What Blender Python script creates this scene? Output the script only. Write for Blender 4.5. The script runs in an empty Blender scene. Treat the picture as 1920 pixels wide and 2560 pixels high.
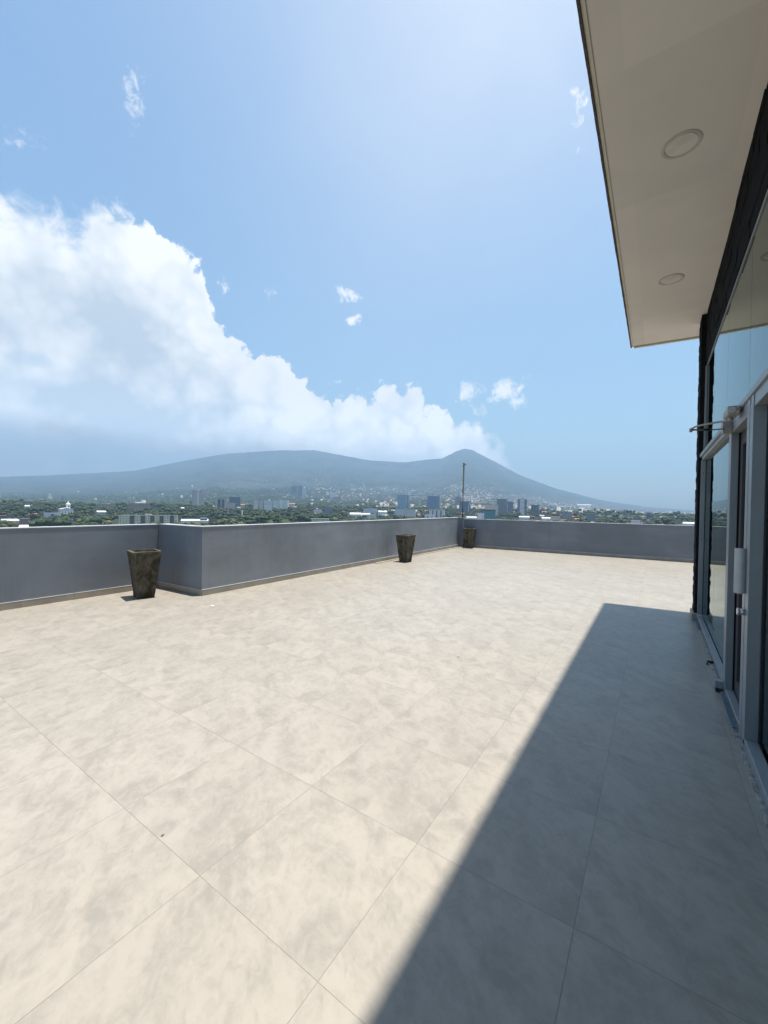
import bpy, bmesh, math, random
import numpy as np
from mathutils import Vector, Matrix, noise as mnoise

random.seed(7)
rng = np.random.default_rng(11)
S = bpy.context.scene
COL = S.collection
rad = math.radians

# ------------------------------------------------------------------ camera
F_PX, YAW, PITCH, ROLL = 1015.96, 0.590367, -0.0135626, 0.0159788   # measured in a 1920 x 2560 frame
CAM = Vector((0.1998, -1.4823, 1.4025))
fwd = Vector((-math.sin(YAW) * math.cos(PITCH), math.cos(YAW) * math.cos(PITCH), math.sin(PITCH)))
_r = Vector((math.cos(YAW), math.sin(YAW), 0)); _u = _r.cross(fwd)
right = math.cos(ROLL) * _r + math.sin(ROLL) * _u
up = -math.sin(ROLL) * _r + math.cos(ROLL) * _u
cd = bpy.data.cameras.new('camera'); co = bpy.data.objects.new('camera', cd); COL.objects.link(co)
co.matrix_world = Matrix(((right.x, up.x, -fwd.x, CAM.x), (right.y, up.y, -fwd.y, CAM.y), (right.z, up.z, -fwd.z, CAM.z), (0, 0, 0, 1)))
cd.sensor_fit = 'HORIZONTAL'; cd.sensor_width = 36.0; cd.lens = F_PX / 1920 * 36.0
cd.clip_start = 0.05; cd.clip_end = 80000
S.camera = co

def ray(x, y):
    """direction through a pixel of the 1920 x 2560 photograph (used to measure bearings of far things)"""
    return right * ((x - 960) / F_PX) + up * ((1280 - y) / F_PX) + fwd
def bearing(x, y):
    d = ray(x, y); return math.atan2(d.x, d.y), d.z / math.hypot(d.x, d.y)

# ------------------------------------------------------------------ node helper
class NT:
    def __init__(s, tree): s.t = tree; s.n = tree.nodes; s.l = tree.links
    def node(s, typ, **kw):
        n = s.n.new(typ)
        for k, v in kw.items(): setattr(n, k, v)
        return n
    def set(s, sock, v):
        if isinstance(v, bpy.types.NodeSocket): s.l.new(v, sock)
        else: sock.default_value = v
    def m(s, op, a, b=0.0, c=None):
        n = s.node('ShaderNodeMath', operation=op); s.set(n.inputs[0], a); s.set(n.inputs[1], b)
        if c is not None: s.set(n.inputs[2], c)
        return n.outputs[0]
    def ss(s, x, lo, hi):
        n = s.node('ShaderNodeMapRange', interpolation_type='SMOOTHSTEP')
        s.set(n.inputs[0], x); s.set(n.inputs[1], lo); s.set(n.inputs[2], hi); return n.outputs[0]
    def mix(s, f, a, b, mode='MIX'):
        n = s.node('ShaderNodeMix', data_type='RGBA', blend_type=mode); s.set(n.inputs[0], f)
        for i, v in ((6, a), (7, b)):
            s.set(n.inputs[i], (*v, 1) if isinstance(v, tuple) and len(v) == 3 else v)
        return n.outputs[2]
    def noise(s, vec, scale, detail=4, rough=0.5, dist=0.0):
        n = s.node('ShaderNodeTexNoise'); n.inputs['Scale'].default_value = scale; n.inputs['Detail'].default_value = detail
        n.inputs['Roughness'].default_value = rough; n.inputs['Distortion'].default_value = dist
        if vec is not None: s.l.new(vec, n.inputs['Vector'])
        return n.outputs[0]
    def vmul(s, v, k):
        n = s.node('ShaderNodeVectorMath', operation='MULTIPLY'); s.l.new(v, n.inputs[0]); n.inputs[1].default_value = k; return n.outputs[0]
    def bump(s, h, strength=0.3, dist=0.01):
        n = s.node('ShaderNodeBump'); n.inputs['Strength'].default_value = strength; n.inputs['Distance'].default_value = dist
        s.l.new(h, n.inputs['Height']); return n.outputs[0]

def mat(name):
    m = bpy.data.materials.new(name); m.use_nodes = True; t = NT(m.node_tree)
    return m, t, m.node_tree.nodes['Principled BSDF']

# ------------------------------------------------------------------ world, sun, exposure
SUN_DIR = Vector((0.06, 0.10, 1.0)).normalized()
SUN_EL = math.asin(SUN_DIR.z); SUN_ROT = math.atan2(SUN_DIR.x, SUN_DIR.y)
W = bpy.data.worlds.new('World'); S.world = W; W.use_nodes = True
t = NT(W.node_tree); t.n.clear()
out = t.node('ShaderNodeOutputWorld')
sky = t.node('ShaderNodeTexSky', sky_type='NISHITA', sun_disc=False, sun_elevation=SUN_EL, sun_rotation=SUN_ROT,
             altitude=700, air_density=1.6, dust_density=1.8, ozone_density=4.0)
tc = t.node('ShaderNodeTexCoord'); D = tc.outputs['Generated']
sp = t.node('ShaderNodeSeparateXYZ'); t.l.new(D, sp.inputs[0]); X, Y, Z = sp.outputs
az = t.m('MULTIPLY', t.m('ARCTAN2', X, Y), 180 / math.pi)
el = t.m('DIVIDE', Z, t.m('MAXIMUM', t.m('SQRT', t.m('ADD', t.m('MULTIPLY', X, X), t.m('MULTIPLY', Y, Y))), 0.05))
CT = [(-140, .10), (-110, .35), (-95, .50), (-84, .55), (-77.3, .585), (-73.3, .60), (-71.1, .575), (-70, .60), (-67.5, .625), (-65, .615), (-62.7, .59), (-61, .565), (-59.6, .54),
      (-58, .505), (-56.6, .43), (-54.6, .385), (-52.6, .355), (-51.5, .325), (-50.0, .35), (-46.2, .318), (-43.1, .285), (-38.6, .283), (-36, .272),
      (-34, .288), (-30.2, .272), (-26.9, .255), (-23.1, .225), (-19.4, .198), (-17.8, .168), (-16.9, .14), (-15.8, .10), (-14.2, .03), (-11, -.15), (30, -.3)]
cur = t.node('ShaderNodeFloatCurve'); c = cur.mapping.curves[0]
pts = [((a + 140) / 170, max(0, e + .3) / 1.0) for a, e in CT]
c.points[0].location = pts[0]; c.points[1].location = pts[-1]
for p in pts[1:-1]: c.points.new(*p)
for p in c.points: p.handle_type = 'VECTOR'
cur.mapping.use_clip = False; cur.mapping.update()
t.set(cur.inputs['Value'], t.m('DIVIDE', t.m('ADD', az, 140), 170))
top = t.m('SUBTRACT', cur.outputs[0], .3)
n1 = t.noise(D, 8.5, 9, .60, .35)
n2 = t.noise(D, 3.4, 4, .55, .5)
n3 = t.noise(D, 26, 7, .62, .5)
n4 = t.noise(D, 64, 5, .6, .8)
def lobes(k, w=.05):
    wv = t.node('ShaderNodeVectorMath', operation='ADD'); t.l.new(D, wv.inputs[0])
    nz = t.node('ShaderNodeTexNoise'); nz.inputs['Scale'].default_value = 9; nz.inputs['Detail'].default_value = 5; t.l.new(D, nz.inputs['Vector'])
    t.l.new(t.vmul(nz.outputs['Color'], (w, w, w)), wv.inputs[1])
    v = t.node('ShaderNodeTexVoronoi', feature='F1'); v.inputs['Scale'].default_value = k
    t.l.new(wv.outputs[0], v.inputs['Vector']); return t.m('SUBTRACT', .45, v.outputs['Distance'])
v1, v2 = lobes(15, .10), lobes(38, .06)
dep = t.m('SUBTRACT', top, el)                                   # how far below the crown of the bank
wisp = t.ss(az, -63, -74)
edge = t.m('ADD', dep, t.m('MULTIPLY', t.m('SUBTRACT', n1, .5), .18))
edge = t.m('ADD', edge, t.m('MULTIPLY', v1, .034))
edge = t.m('ADD', edge, t.m('MULTIPLY', v2, .024))
edge = t.m('ADD', edge, t.m('MULTIPLY', t.m('SUBTRACT', n3, .5), t.m('ADD', .085, t.m('MULTIPLY', wisp, .12))))
edge = t.m('ADD', edge, t.m('MULTIPLY', t.m('SUBTRACT', n4, .5), .035))
soft = t.m('ADD', t.m('ADD', .013, t.m('MULTIPLY', wisp, .10)), t.m('MULTIPLY', t.ss(az, -27, -17), .05))
dens = t.ss(edge, -.002, soft)
def blob(a, e, ra, re):
    g = t.m('ADD', t.m('POWER', t.m('DIVIDE', t.m('SUBTRACT', az, a), ra), 2), t.m('POWER', t.m('DIVIDE', t.m('SUBTRACT', el, e), re), 2))
    return t.m('EXPONENT', t.m('MULTIPLY', g, -.7))
hole = t.ss(t.m('ADD', blob(-74.5, .262, 2.8, .018), t.m('MULTIPLY', t.m('SUBTRACT', n1, .5), 1.6)), .40, .95)
hole = t.m('MAXIMUM', hole, t.m('MULTIPLY', t.m('MULTIPLY', t.ss(n3, .58, .72), t.ss(n2, .5, .6)), .55))
dens = t.m('MULTIPLY', dens, t.m('SUBTRACT', 1, t.m('MULTIPLY', hole, .32)))
# small puffs and wisps: azimuth, elevation, half widths, strength
wa = t.m('ADD', az, t.m('MULTIPLY', t.m('SUBTRACT', n3, .5), 7)); we = t.m('ADD', el, t.m('MULTIPLY', t.m('SUBTRACT', n1, .5), .14))
gs = None
for a, e, ra, re, amp in [(-22.5, .277, 1.4, .026, 1.0), (-17.7, .270, 2.1, .028, 1.15), (-21.0, .235, 2.2, .03, .5), (-39.3, .507, 1.3, .020, .85), (-38.4, .443, 1.1, .017, .85),
                          (-65.9, .835, 1.0, .075, .62), (-9.6, .90, 1.5, .07, .66), (-8.4, .82, 1.5, .06, .48), (-50.1, .483, 1.2, .03, .5), (-55.9, .497, .7, .024, .72),
                          (-15.1, .308, .7, .014, .5), (-75.8, .645, 2.0, .04, .5)]:
    g = t.m('MULTIPLY_ADD', wa, 1 / ra, -a / ra); h = t.m('MULTIPLY_ADD', we, 1 / re, -e / re)
    g = t.m('MULTIPLY_ADD', t.m('MULTIPLY', g, g), -.7, t.m('MULTIPLY', t.m('MULTIPLY', h, h), -.7))
    g = t.m('MULTIPLY', t.m('EXPONENT', g), amp)
    gs = g if gs is None else t.m('MAXIMUM', gs, g)
pf = t.ss(t.m('ADD', gs, t.m('MULTIPLY', t.m('SUBTRACT', n4, .5), 1.3)), .30, 1.10)
dens = t.m('MAXIMUM', dens, t.m('MULTIPLY', pf, t.ss(gs, .05, .40)))
# glow of the sun put into the sky colour as a broad whitish veil
veil = t.m('MULTIPLY', blob(-8, 1.5, 34, .62), .50)
veil = t.m('ADD', veil, t.m('MULTIPLY', blob(-32, .75, 20, .40), .10))
veil = t.m('MULTIPLY', veil, t.m('ADD', .70, t.m('MULTIPLY', n2, .6)))
dens = t.m('MAXIMUM', dens, veil)
shade = t.m('ADD', t.m('MULTIPLY', t.ss(dep, .02, .34), .42), t.m('MULTIPLY', t.m('SUBTRACT', n2, .5), 1.9))
shade = t.m('ADD', shade, t.m('MULTIPLY', t.m('SUBTRACT', n1, .5), 1.5))
shade = t.m('SUBTRACT', shade, t.m('MULTIPLY', v1, .7))
shade = t.m('SUBTRACT', shade, t.m('MULTIPLY', v2, .4))
shade = t.m('ADD', shade, t.m('MULTIPLY', blob(-66.5, .375, 6, .05), .75))
shade = t.m('ADD', shade, t.m('MULTIPLY', blob(-70, .20, 9, .03), .6))
shade = t.m('MULTIPLY', shade, t.ss(dep, -.05, .06))
shade = t.m('MINIMUM', t.m('MAXIMUM', shade, 0), 1)
base = t.m('MULTIPLY', t.ss(t.m('ADD', el, t.m('MULTIPLY', t.m('SUBTRACT', n1, .5), .10)), .175, .09), t.ss(az, -24, -56))
cc = t.mix(shade, (1.06, 1.05, 1.03), (.58, .65, .72))
cc = t.mix(t.m('MULTIPLY', base, .6), cc, (.27, .26, .25))
cs = t.node('ShaderNodeHueSaturation'); t.l.new(cc, cs.inputs['Color']); t.l.new(t.m('ADD', 1.0, t.m('MULTIPLY', t.m('MULTIPLY', t.ss(el, .30, .12), t.m('SUBTRACT', 1, base)), .45)), cs.inputs['Value']); cc = cs.outputs[0]
bgs = t.node('ShaderNodeBackground'); t.l.new(t.mix(1.0, sky.outputs[0], (.92, 1.01, .99), 'MULTIPLY'), bgs.inputs[0]); bgs.inputs[1].default_value = 0.082
bgc = t.node('ShaderNodeBackground'); t.l.new(cc, bgc.inputs[0]); bgc.inputs[1].default_value = 0.58
mx = t.node('ShaderNodeMixShader'); t.l.new(dens, mx.inputs[0]); t.l.new(bgs.outputs[0], mx.inputs[1]); t.l.new(bgc.outputs[0], mx.inputs[2])
t.l.new(mx.outputs[0], out.inputs[0])

sd = bpy.data.lights.new('sun', 'SUN'); sd.energy = 5.0; sd.angle = rad(0.9); sd.color = (1.0, 0.945, 0.85)
so = bpy.data.objects.new('sun', sd); COL.objects.link(so); so.location = (0, 0, 60)
so.rotation_euler = SUN_DIR.to_track_quat('Z', 'Y').to_euler()
S.view_settings.view_transform = 'Standard'; S.view_settings.look = 'None'
S.view_settings.exposure = 1.0; S.view_settings.gamma = 1.0; S.view_settings.use_curve_mapping = False

# ------------------------------------------------------------------ mesh helpers
class MB:
    """collects boxes, prisms and tubes, built as ONE mesh object"""
    def __init__(s): s.bm = bmesh.new(); s.mi = 0
    def faces(s, vs, fs):
        v = [s.bm.verts.new(p) for p in vs]
        for f in fs:
            try:
                q = s.bm.faces.new([v[i] for i in f]); q.material_index = s.mi
            except ValueError: pass
        return s
    def box(s, x0, x1, y0, y1, z0, z1):
        return s.faces([(x0, y0, z0), (x1, y0, z0), (x1, y1, z0), (x0, y1, z0), (x0, y0, z1), (x1, y0, z1), (x1, y1, z1), (x0, y1, z1)],
                       [(3, 2, 1, 0), (4, 5, 6, 7), (0, 1, 5, 4), (1, 2, 6, 5), (2, 3, 7, 6), (3, 0, 4, 7)])
    def prism(s, poly, z0, z1):
        n = len(poly)
        return s.faces([(*p, z0) for p in poly] + [(*p, z1) for p in poly],
                       [tuple(reversed(range(n))), tuple(range(n, 2 * n))] + [(i, (i + 1) % n, n + (i + 1) % n, n + i) for i in range(n)])
    def wall(s, a, b, th, z0, z1):
        """a wall whose visible face runs a -> b, body to the left of that direction"""
        a, b = Vector(a), Vector(b); d = (b - a).normalized(); n = Vector((-d.y, d.x)) * th
        return s.prism([a, b, b + n, a + n], z0, z1)
    def tube(s, pts, r, seg=10, caps=True):
        pts = [Vector(p) for p in pts]; rings = []
        rs = r if isinstance(r, (list, tuple)) else [r] * len(pts)
        for i, p in enumerate(pts):
            d = (pts[min(i + 1, len(pts) - 1)] - pts[max(i - 1, 0)]).normalized()
            q = d.to_track_quat('Z', 'Y')
            rings.append([s.bm.verts.new(p + q @ Vector((rs[i] * math.cos(k * 2 * math.pi / seg), rs[i] * math.sin(k * 2 * math.pi / seg), 0))) for k in range(seg)])
        for a, b in zip(rings, rings[1:]):
            for k in range(seg):
                f = s.bm.faces.new((a[k], a[(k + 1) % seg], b[(k + 1) % seg], b[k])); f.smooth = True; f.material_index = s.mi
        if caps:
            f = s.bm.faces.new(list(reversed(rings[0]))); f.material_index = s.mi
            f = s.bm.faces.new(rings[-1]); f.material_index = s.mi
        return s
    def lathe(s, prof, c=(0, 0, 0), seg=24, smooth=True):
        rings = []
        for r, z in prof:
            rings.append([s.bm.verts.new((c[0] + r * math.cos(k * 2 * math.pi / seg), c[1] + r * math.sin(k * 2 * math.pi / seg), c[2] + z)) for k in range(seg)])
        for a, b in zip(rings, rings[1:]):
            for k in range(seg):
                f = s.bm.faces.new((a[k], a[(k + 1) % seg], b[(k + 1) % seg], b[k])); f.smooth = smooth; f.material_index = s.mi
        return s
    def build(s, name, mats, parent=None, loc=(0, 0, 0), bevel=0.0):
        if bevel:
            bmesh.ops.bevel(s.bm, geom=list(s.bm.edges), offset=bevel, segments=2, affect='EDGES', profile=.6)
        bmesh.ops.recalc_face_normals(s.bm, faces=s.bm.faces)
        me = bpy.data.meshes.new(name); s.bm.to_mesh(me); s.bm.free()
        for m in (mats if isinstance(mats, (list, tuple)) else [mats]): me.materials.append(m)
        o = bpy.data.objects.new(name, me); COL.objects.link(o); o.location = loc
        if parent: o.parent = parent
        return o
def tag(o, label=None, cat=None, group=None, kind=None):
    for k, v in (('label', label), ('category', cat), ('group', group), ('kind', kind)):
        if v: o[k] = v
    return o
def empty(name, loc=(0, 0, 0), rz=0.0, label=None, cat=None, group=None):
    o = bpy.data.objects.new(name, None); COL.objects.link(o); o.location = loc; o.rotation_euler = (0, 0, rz)
    o.empty_display_size = .1
    return tag(o, label, cat, group)
def np_mesh(name, V, Fc, mats, mi=None, smooth=False):
    """V (n,3), Fc (m,k) all faces with k corners"""
    me = bpy.data.meshes.new(name); k = Fc.shape[1]
    me.vertices.add(len(V)); me.vertices.foreach_set('co', V.astype(np.float32).ravel())
    me.loops.add(Fc.size); me.loops.foreach_set('vertex_index', Fc.astype(np.int32).ravel())
    me.polygons.add(len(Fc)); me.polygons.foreach_set('loop_start', np.arange(0, Fc.size, k, dtype=np.int32))
    for m in mats: me.materials.append(m)
    if mi is not None: me.polygons.foreach_set('material_index', mi.astype(np.int32))
    if smooth: me.polygons.foreach_set('use_smooth', np.ones(len(Fc), dtype=bool))
    me.update(); me.validate()
    o = bpy.data.objects.new(name, me); COL.objects.link(o); return o

# ------------------------------------------------------------------ materials
def tile_floor():
    m, t, p = mat('porcelain_tile')
    pos = t.node('ShaderNodeNewGeometry').outputs['Position']
    s = t.node('ShaderNodeSeparateXYZ'); t.l.new(pos, s.inputs[0])
    ux, uy = t.m('DIVIDE', s.outputs[0], .6), t.m('DIVIDE', s.outputs[1], .6)
    ix, iy = t.m('FLOOR', ux), t.m('FLOOR', uy)
    fx, fy = t.m('SUBTRACT', ux, ix), t.m('SUBTRACT', uy, iy)
    ex = t.m('MINIMUM', fx, t.m('SUBTRACT', 1, fx)); ey = t.m('MINIMUM', fy, t.m('SUBTRACT', 1, fy))
    e = t.m('MULTIPLY', t.m('MINIMUM', ex, ey), .6)
    grout = t.m('SUBTRACT', 1, t.ss(e, .0008, .0022))
    # each tile is cut from a different place of the same cloudy print
    cb = t.node('ShaderNodeCombineXYZ'); t.l.new(ix, cb.inputs[0]); t.l.new(iy, cb.inputs[1])
    wn = t.node('ShaderNodeTexWhiteNoise', noise_dimensions='2D'); t.l.new(cb.outputs[0], wn.inputs['Vector'])
    lc = t.node('ShaderNodeCombineXYZ'); t.l.new(fx, lc.inputs[0]); t.l.new(fy, lc.inputs[1])
    four = t.m('FLOOR', t.m('MULTIPLY', wn.outputs['Value'], 7))
    t.l.new(t.m('MULTIPLY', four, 5.3), lc.inputs[2])
    rot = t.node('ShaderNodeVectorRotate', rotation_type='Z_AXIS'); t.l.new(lc.outputs[0], rot.inputs['Vector']); rot.inputs['Angle'].default_value = .75
    st = t.vmul(rot.outputs[0], (1.0, 1.45, 1.0))
    a = t.noise(st, 2.4, 9, .66, .6); b = t.noise(st, 7.5, 9, .70, .9); f = t.noise(lc.outputs[0], 22, 5, .6)
    blot = t.ss(t.m('ADD', t.m('MULTIPLY', a, .56), t.m('MULTIPLY', b, .44)), .40, .66)
    c1 = t.mix(blot, (.300, .272, .233), (.218, .200, .172))
    c1 = t.mix(t.m('MULTIPLY', t.ss(f, .55, .75), .18), c1, (.16, .143, .12))
    big = t.noise(pos, .55, 5, .6, .3)                                  # traffic dirt and dried puddles across tiles
    c1 = t.mix(t.m('MULTIPLY', t.ss(big, .48, .70), .20), c1, (.185, .168, .142))
    tone = t.m('ADD', .965, t.m('MULTIPLY', wn.outputs['Value'], .07))
    hs = t.node('ShaderNodeHueSaturation'); t.l.new(tone, hs.inputs['Value']); t.l.new(c1, hs.inputs['Color'])
    gd = t.noise(pos, 2.2, 3, .6)
    col = t.mix(t.m('MULTIPLY', grout, t.m('ADD', .12, t.m('MULTIPLY', gd, .80))), hs.outputs[0], (.12, .10, .08))
    sp = t.noise(pos, 9.5, 1, .5)                                       # specks of grit
    col = t.mix(t.ss(sp, .80, .815), col, (.07, .05, .04))
    t.l.new(col, p.inputs['Base Color'])
    t.l.new(t.m('ADD', .30, t.m('MULTIPLY', big, .20)), p.inputs['Roughness'])
    h = t.m('SUBTRACT', t.m('MULTIPLY', f, .15), grout)
    t.l.new(t.bump(h, .25, .002), p.inputs['Normal'])
    return m
def painted(name, c, c2, scale=1.2, rough=.75, streak=True, bump=.12, lit_patches=False):
    m, t, p = mat(name)
    pos = t.node('ShaderNodeNewGeometry').outputs['Position']
    n = t.noise(pos, scale, 7, .62, .4); col = t.mix(t.ss(n, .35, .7), c, c2)
    if streak:
        s = t.noise(t.vmul(pos, (5, 5, .35)), 1.6, 6, .6); col = t.mix(t.m('MULTIPLY', t.ss(s, .50, .74), .32), col, tuple(x * .66 for x in c))
        b = t.noise(t.vmul(pos, (.5, .5, 2.4)), 1.3, 5, .6); col = t.mix(t.m('MULTIPLY', t.ss(b, .48, .72), .28), col, tuple(min(1, x * 1.35) for x in c))
    t.l.new(col, p.inputs['Base Color']); p.inputs['Roughness'].default_value = rough
    if lit_patches:  # tone per cell stands in for patches of light reflected onto the soffit
        q = t.node('ShaderNodeSeparateXYZ'); t.l.new(pos, q.inputs[0]); cb = t.node('ShaderNodeCombineXYZ')
        t.l.new(t.m('FLOOR', t.m('DIVIDE', q.outputs[0], .61)), cb.inputs[0]); t.l.new(t.m('FLOOR', t.m('DIVIDE', q.outputs[1], 1.22)), cb.inputs[1])
        wn = t.node('ShaderNodeTexWhiteNoise', noise_dimensions='2D'); t.l.new(cb.outputs[0], wn.inputs['Vector'])
        hs = t.node('ShaderNodeHueSaturation'); t.l.new(col, hs.inputs['Color']); t.l.new(t.m('ADD', .955, t.m('MULTIPLY', wn.outputs['Value'], .08)), hs.inputs['Value'])
        t.l.new(hs.outputs[0], p.inputs['Base Color'])
    f = t.noise(pos, 38, 4, .6); g = t.noise(pos, 3.0, 4, .5)
    t.l.new(t.bump(t.m('ADD', t.m('MULTIPLY', f, .3), g), bump, .012), p.inputs['Normal'])
    return m
def plain(name, c, rough=.5, metal=0.0, var=.15, scale=6, bump=0.0, spec=.5):
    m, t, p = mat(name); p.inputs['Specular IOR Level'].default_value = spec
    pos = t.node('ShaderNodeTexCoord').outputs['Object']
    n = t.noise(pos, scale, 6, .6)
    t.l.new(t.mix(t.ss(n, .3, .75), tuple(x * (1 + var * .5) for x in c), tuple(x * (1 - var) for x in c)), p.inputs['Base Color'])
    p.inputs['Roughness'].default_value = rough; p.inputs['Metallic'].default_value = metal
    if bump: t.l.new(t.bump(t.noise(pos, scale * 6, 5, .6), bump, .01), p.inputs['Normal'])
    return m
def glass(name, tint, dark=.0):
    m = bpy.data.materials.new(name); m.use_nodes = True; t = NT(m.node_tree); t.n.clear()
    o = t.node('ShaderNodeOutputMaterial'); fr = t.node('ShaderNodeFresnel'); fr.inputs['IOR'].default_value = 1.52
    tr = t.node('ShaderNodeBsdfTransparent'); tr.inputs[0].default_value = (*tint, 1)
    gl = t.node('ShaderNodeBsdfGlossy'); gl.inputs['Roughness'].default_value = .008; gl.inputs['Color'].default_value = (.86, .95, .93, 1)
    pos = t.node('ShaderNodeNewGeometry').outputs['Position']
    t.l.new(t.bump(t.noise(pos, .9, 2, .5), .02, .02), gl.inputs['Normal'])
    mx = t.node('ShaderNodeMixShader'); t.l.new(fr.outputs[0], mx.inputs[0]); t.l.new(tr.outputs[0], mx.inputs[1]); t.l.new(gl.outputs[0], mx.inputs[2])
    t.l.new(mx.outputs[0], o.inputs[0]); return m
def planter_mat():
    m, t, p = mat('mossy_concrete')
    pos = t.node('ShaderNodeTexCoord').outputs['Object']
    a = t.noise(pos, 5, 8, .68, .6); b = t.noise(pos, 60, 5, .7); g = t.noise(t.vmul(pos, (1, 1, .35)), 9, 6, .65, .5)
    col = t.mix(t.ss(a, .36, .66), (.036, .030, .018), (.128, .114, .086))
    col = t.mix(t.m('MULTIPLY', t.ss(g, .5, .68), .6), col, (.165, .15, .12))
    col = t.mix(t.m('MULTIPLY', t.ss(b, .56, .74), .75), col, (.012, .009, .005))
    col = t.mix(t.m('MULTIPLY', t.ss(b, .44, .30), .4), col, (.20, .17, .12))
    oi = t.node('ShaderNodeObjectInfo')
    hs = t.node('ShaderNodeHueSaturation'); t.l.new(col, hs.inputs['Color']); t.l.new(t.m('ADD', .8, t.m('MULTIPLY', oi.outputs['Random'], .35)), hs.inputs['Value'])
    t.l.new(hs.outputs[0], p.inputs['Base Color']); p.inputs['Roughness'].default_value = .95; p.inputs['Specular IOR Level'].default_value = .15
    t.l.new(t.bump(t.m('ADD', a, t.m('MULTIPLY', b, .7)), .7, .012), p.inputs['Normal']); return m
def stone_mat():
    m, t, p = mat('dark_slate_cladding')
    pos = t.node('ShaderNodeNewGeometry').outputs['Position']
    a = t.noise(t.vmul(pos, (1, 1, 3)), 6, 7, .65); b = t.noise(pos, 40, 5, .7)
    t.l.new(t.mix(a, (.006, .007, .009), (.024, .026, .028)), p.inputs['Base Color']); p.inputs['Roughness'].default_value = 1.0; p.inputs['Specular IOR Level'].default_value = .08
    t.l.new(t.bump(t.m('ADD', a, t.m('MULTIPLY', b, .4)), .8, .03), p.inputs['Normal']); return m
def leaf_mat(name, c1, c2, scale=.09):
    m, t, p = mat(name)
    g = t.node('ShaderNodeNewGeometry'); pos = g.outputs['Position']; oi = t.node('ShaderNodeObjectInfo')
    n = t.noise(pos, scale, 2, .5); n2 = t.noise(pos, 1.1, 3, .6)
    col = t.mix(t.ss(n, .38, .62), c1, c2)
    col = t.mix(t.m('MULTIPLY', t.ss(n2, .45, .7), .55), col, tuple(x * .45 for x in c1))
    hs = t.node('ShaderNodeHueSaturation'); t.l.new(col, hs.inputs['Color'])
    t.l.new(t.m('ADD', .65, t.m('MULTIPLY', oi.outputs['Random'], .7)), hs.inputs['Value'])
    t.l.new(hs.outputs[0], p.inputs['Base Color']); p.inputs['Roughness'].default_value = .75
    p.inputs['Specular IOR Level'].default_value = .2; return m
def terrain_mat():
    m, t, p = mat('wooded_ground')
    pos = t.node('ShaderNodeNewGeometry').outputs['Position']
    a = t.noise(pos, .004, 7, .6, .4); b = t.noise(pos, .0011, 6, .6, .3); c = t.noise(pos, .03, 6, .65)
    col = t.mix(t.ss(a, .38, .62), (.006, .015, .010), (.046, .052, .030))
    col = t.mix(t.m('MULTIPLY', t.ss(b, .54, .68), .55), col, (.085, .078, .055))           # cleared fields and coffee farms
    col = t.mix(t.m('MULTIPLY', t.ss(c, .45, .65), .6), col, (.009, .016, .010))
    sp = t.node('ShaderNodeSeparateXYZ'); t.l.new(pos, sp.inputs[0])
    town = t.m('MULTIPLY', t.ss(t.m('DIVIDE', sp.outputs[0], t.m('MAXIMUM', sp.outputs[1], 50)), -1.1, -.5), t.ss(sp.outputs[2], 260, 60))
    e = t.noise(pos, .013, 4, .6); k = t.noise(pos, .05, 2, .5)
    col = t.mix(t.m('MULTIPLY', t.m('MULTIPLY', t.ss(e, .47, .56), town), t.ss(k, .35, .6)), col, (.17, .155, .14))      # yards, lots and streets
    t.l.new(col, p.inputs['Base Color']); p.inputs['Roughness'].default_value = .95; p.inputs['Specular IOR Level'].default_value = .1
    t.l.new(t.bump(c, 1.0, 22), p.inputs['Normal']); return m
def grid_mat(name, wall, pane, fh=3.3, bw=3.0, wr=.6, hr=.5, rough=.7, prough=.25):
    """rows of windows with real spacing: floor height fh, bay width bw, window share wr x hr"""
    m, t, p = mat(name)
    tcn = t.node('ShaderNodeTexCoord'); s = t.node('ShaderNodeSeparateXYZ'); t.l.new(tcn.outputs['Object'], s.inputs[0])
    nn = t.node('ShaderNodeSeparateXYZ'); t.l.new(tcn.outputs['Normal'], nn.inputs[0])
    side = t.m('GREATER_THAN', t.m('ABSOLUTE', nn.outputs[0]), .5)
    u = t.m('ADD', t.m('MULTIPLY', side, s.outputs[1]), t.m('MULTIPLY', t.m('SUBTRACT', 1, side), s.outputs[0]))
    fu = t.m('FRACT', t.m('ADD', t.m('DIVIDE', u, bw), 100.5)); fv = t.m('FRACT', t.m('DIVIDE', s.outputs[2], fh))
    iu = t.m('FLOOR', t.m('ADD', t.m('DIVIDE', u, bw), 100.5)); iv = t.m('FLOOR', t.m('DIVIDE', s.outputs[2], fh))
    w = t.m('MULTIPLY', t.m('LESS_THAN', t.m('ABSOLUTE', t.m('SUBTRACT', fu, .5)), wr / 2), t.m('LESS_THAN', t.m('ABSOLUTE', t.m('SUBTRACT', fv, .55)), hr / 2))
    w = t.m('MULTIPLY', w, t.m('LESS_THAN', t.m('ABSOLUTE', nn.outputs[2]), .5))
    cb = t.node('ShaderNodeCombineXYZ'); t.l.new(iu, cb.inputs[0]); t.l.new(iv, cb.inputs[1])
    wn = t.node('ShaderNodeTexWhiteNoise', noise_dimensions='2D'); t.l.new(cb.outputs[0], wn.inputs['Vector'])
    pc = t.mix(wn.outputs['Value'], pane, tuple(min(1, x * 1.9 + .01) for x in pane))
    wc = t.mix(t.ss(t.noise(tcn.outputs['Object'], .25, 5, .6), .35, .7), wall, tuple(x * .78 for x in wall))
    t.l.new(t.mix(w, wc, pc), p.inputs['Base Color'])
    t.l.new(t.m('SUBTRACT', rough, t.m('MULTIPLY', w, rough - prough)), p.inputs['Roughness']); return m

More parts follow.
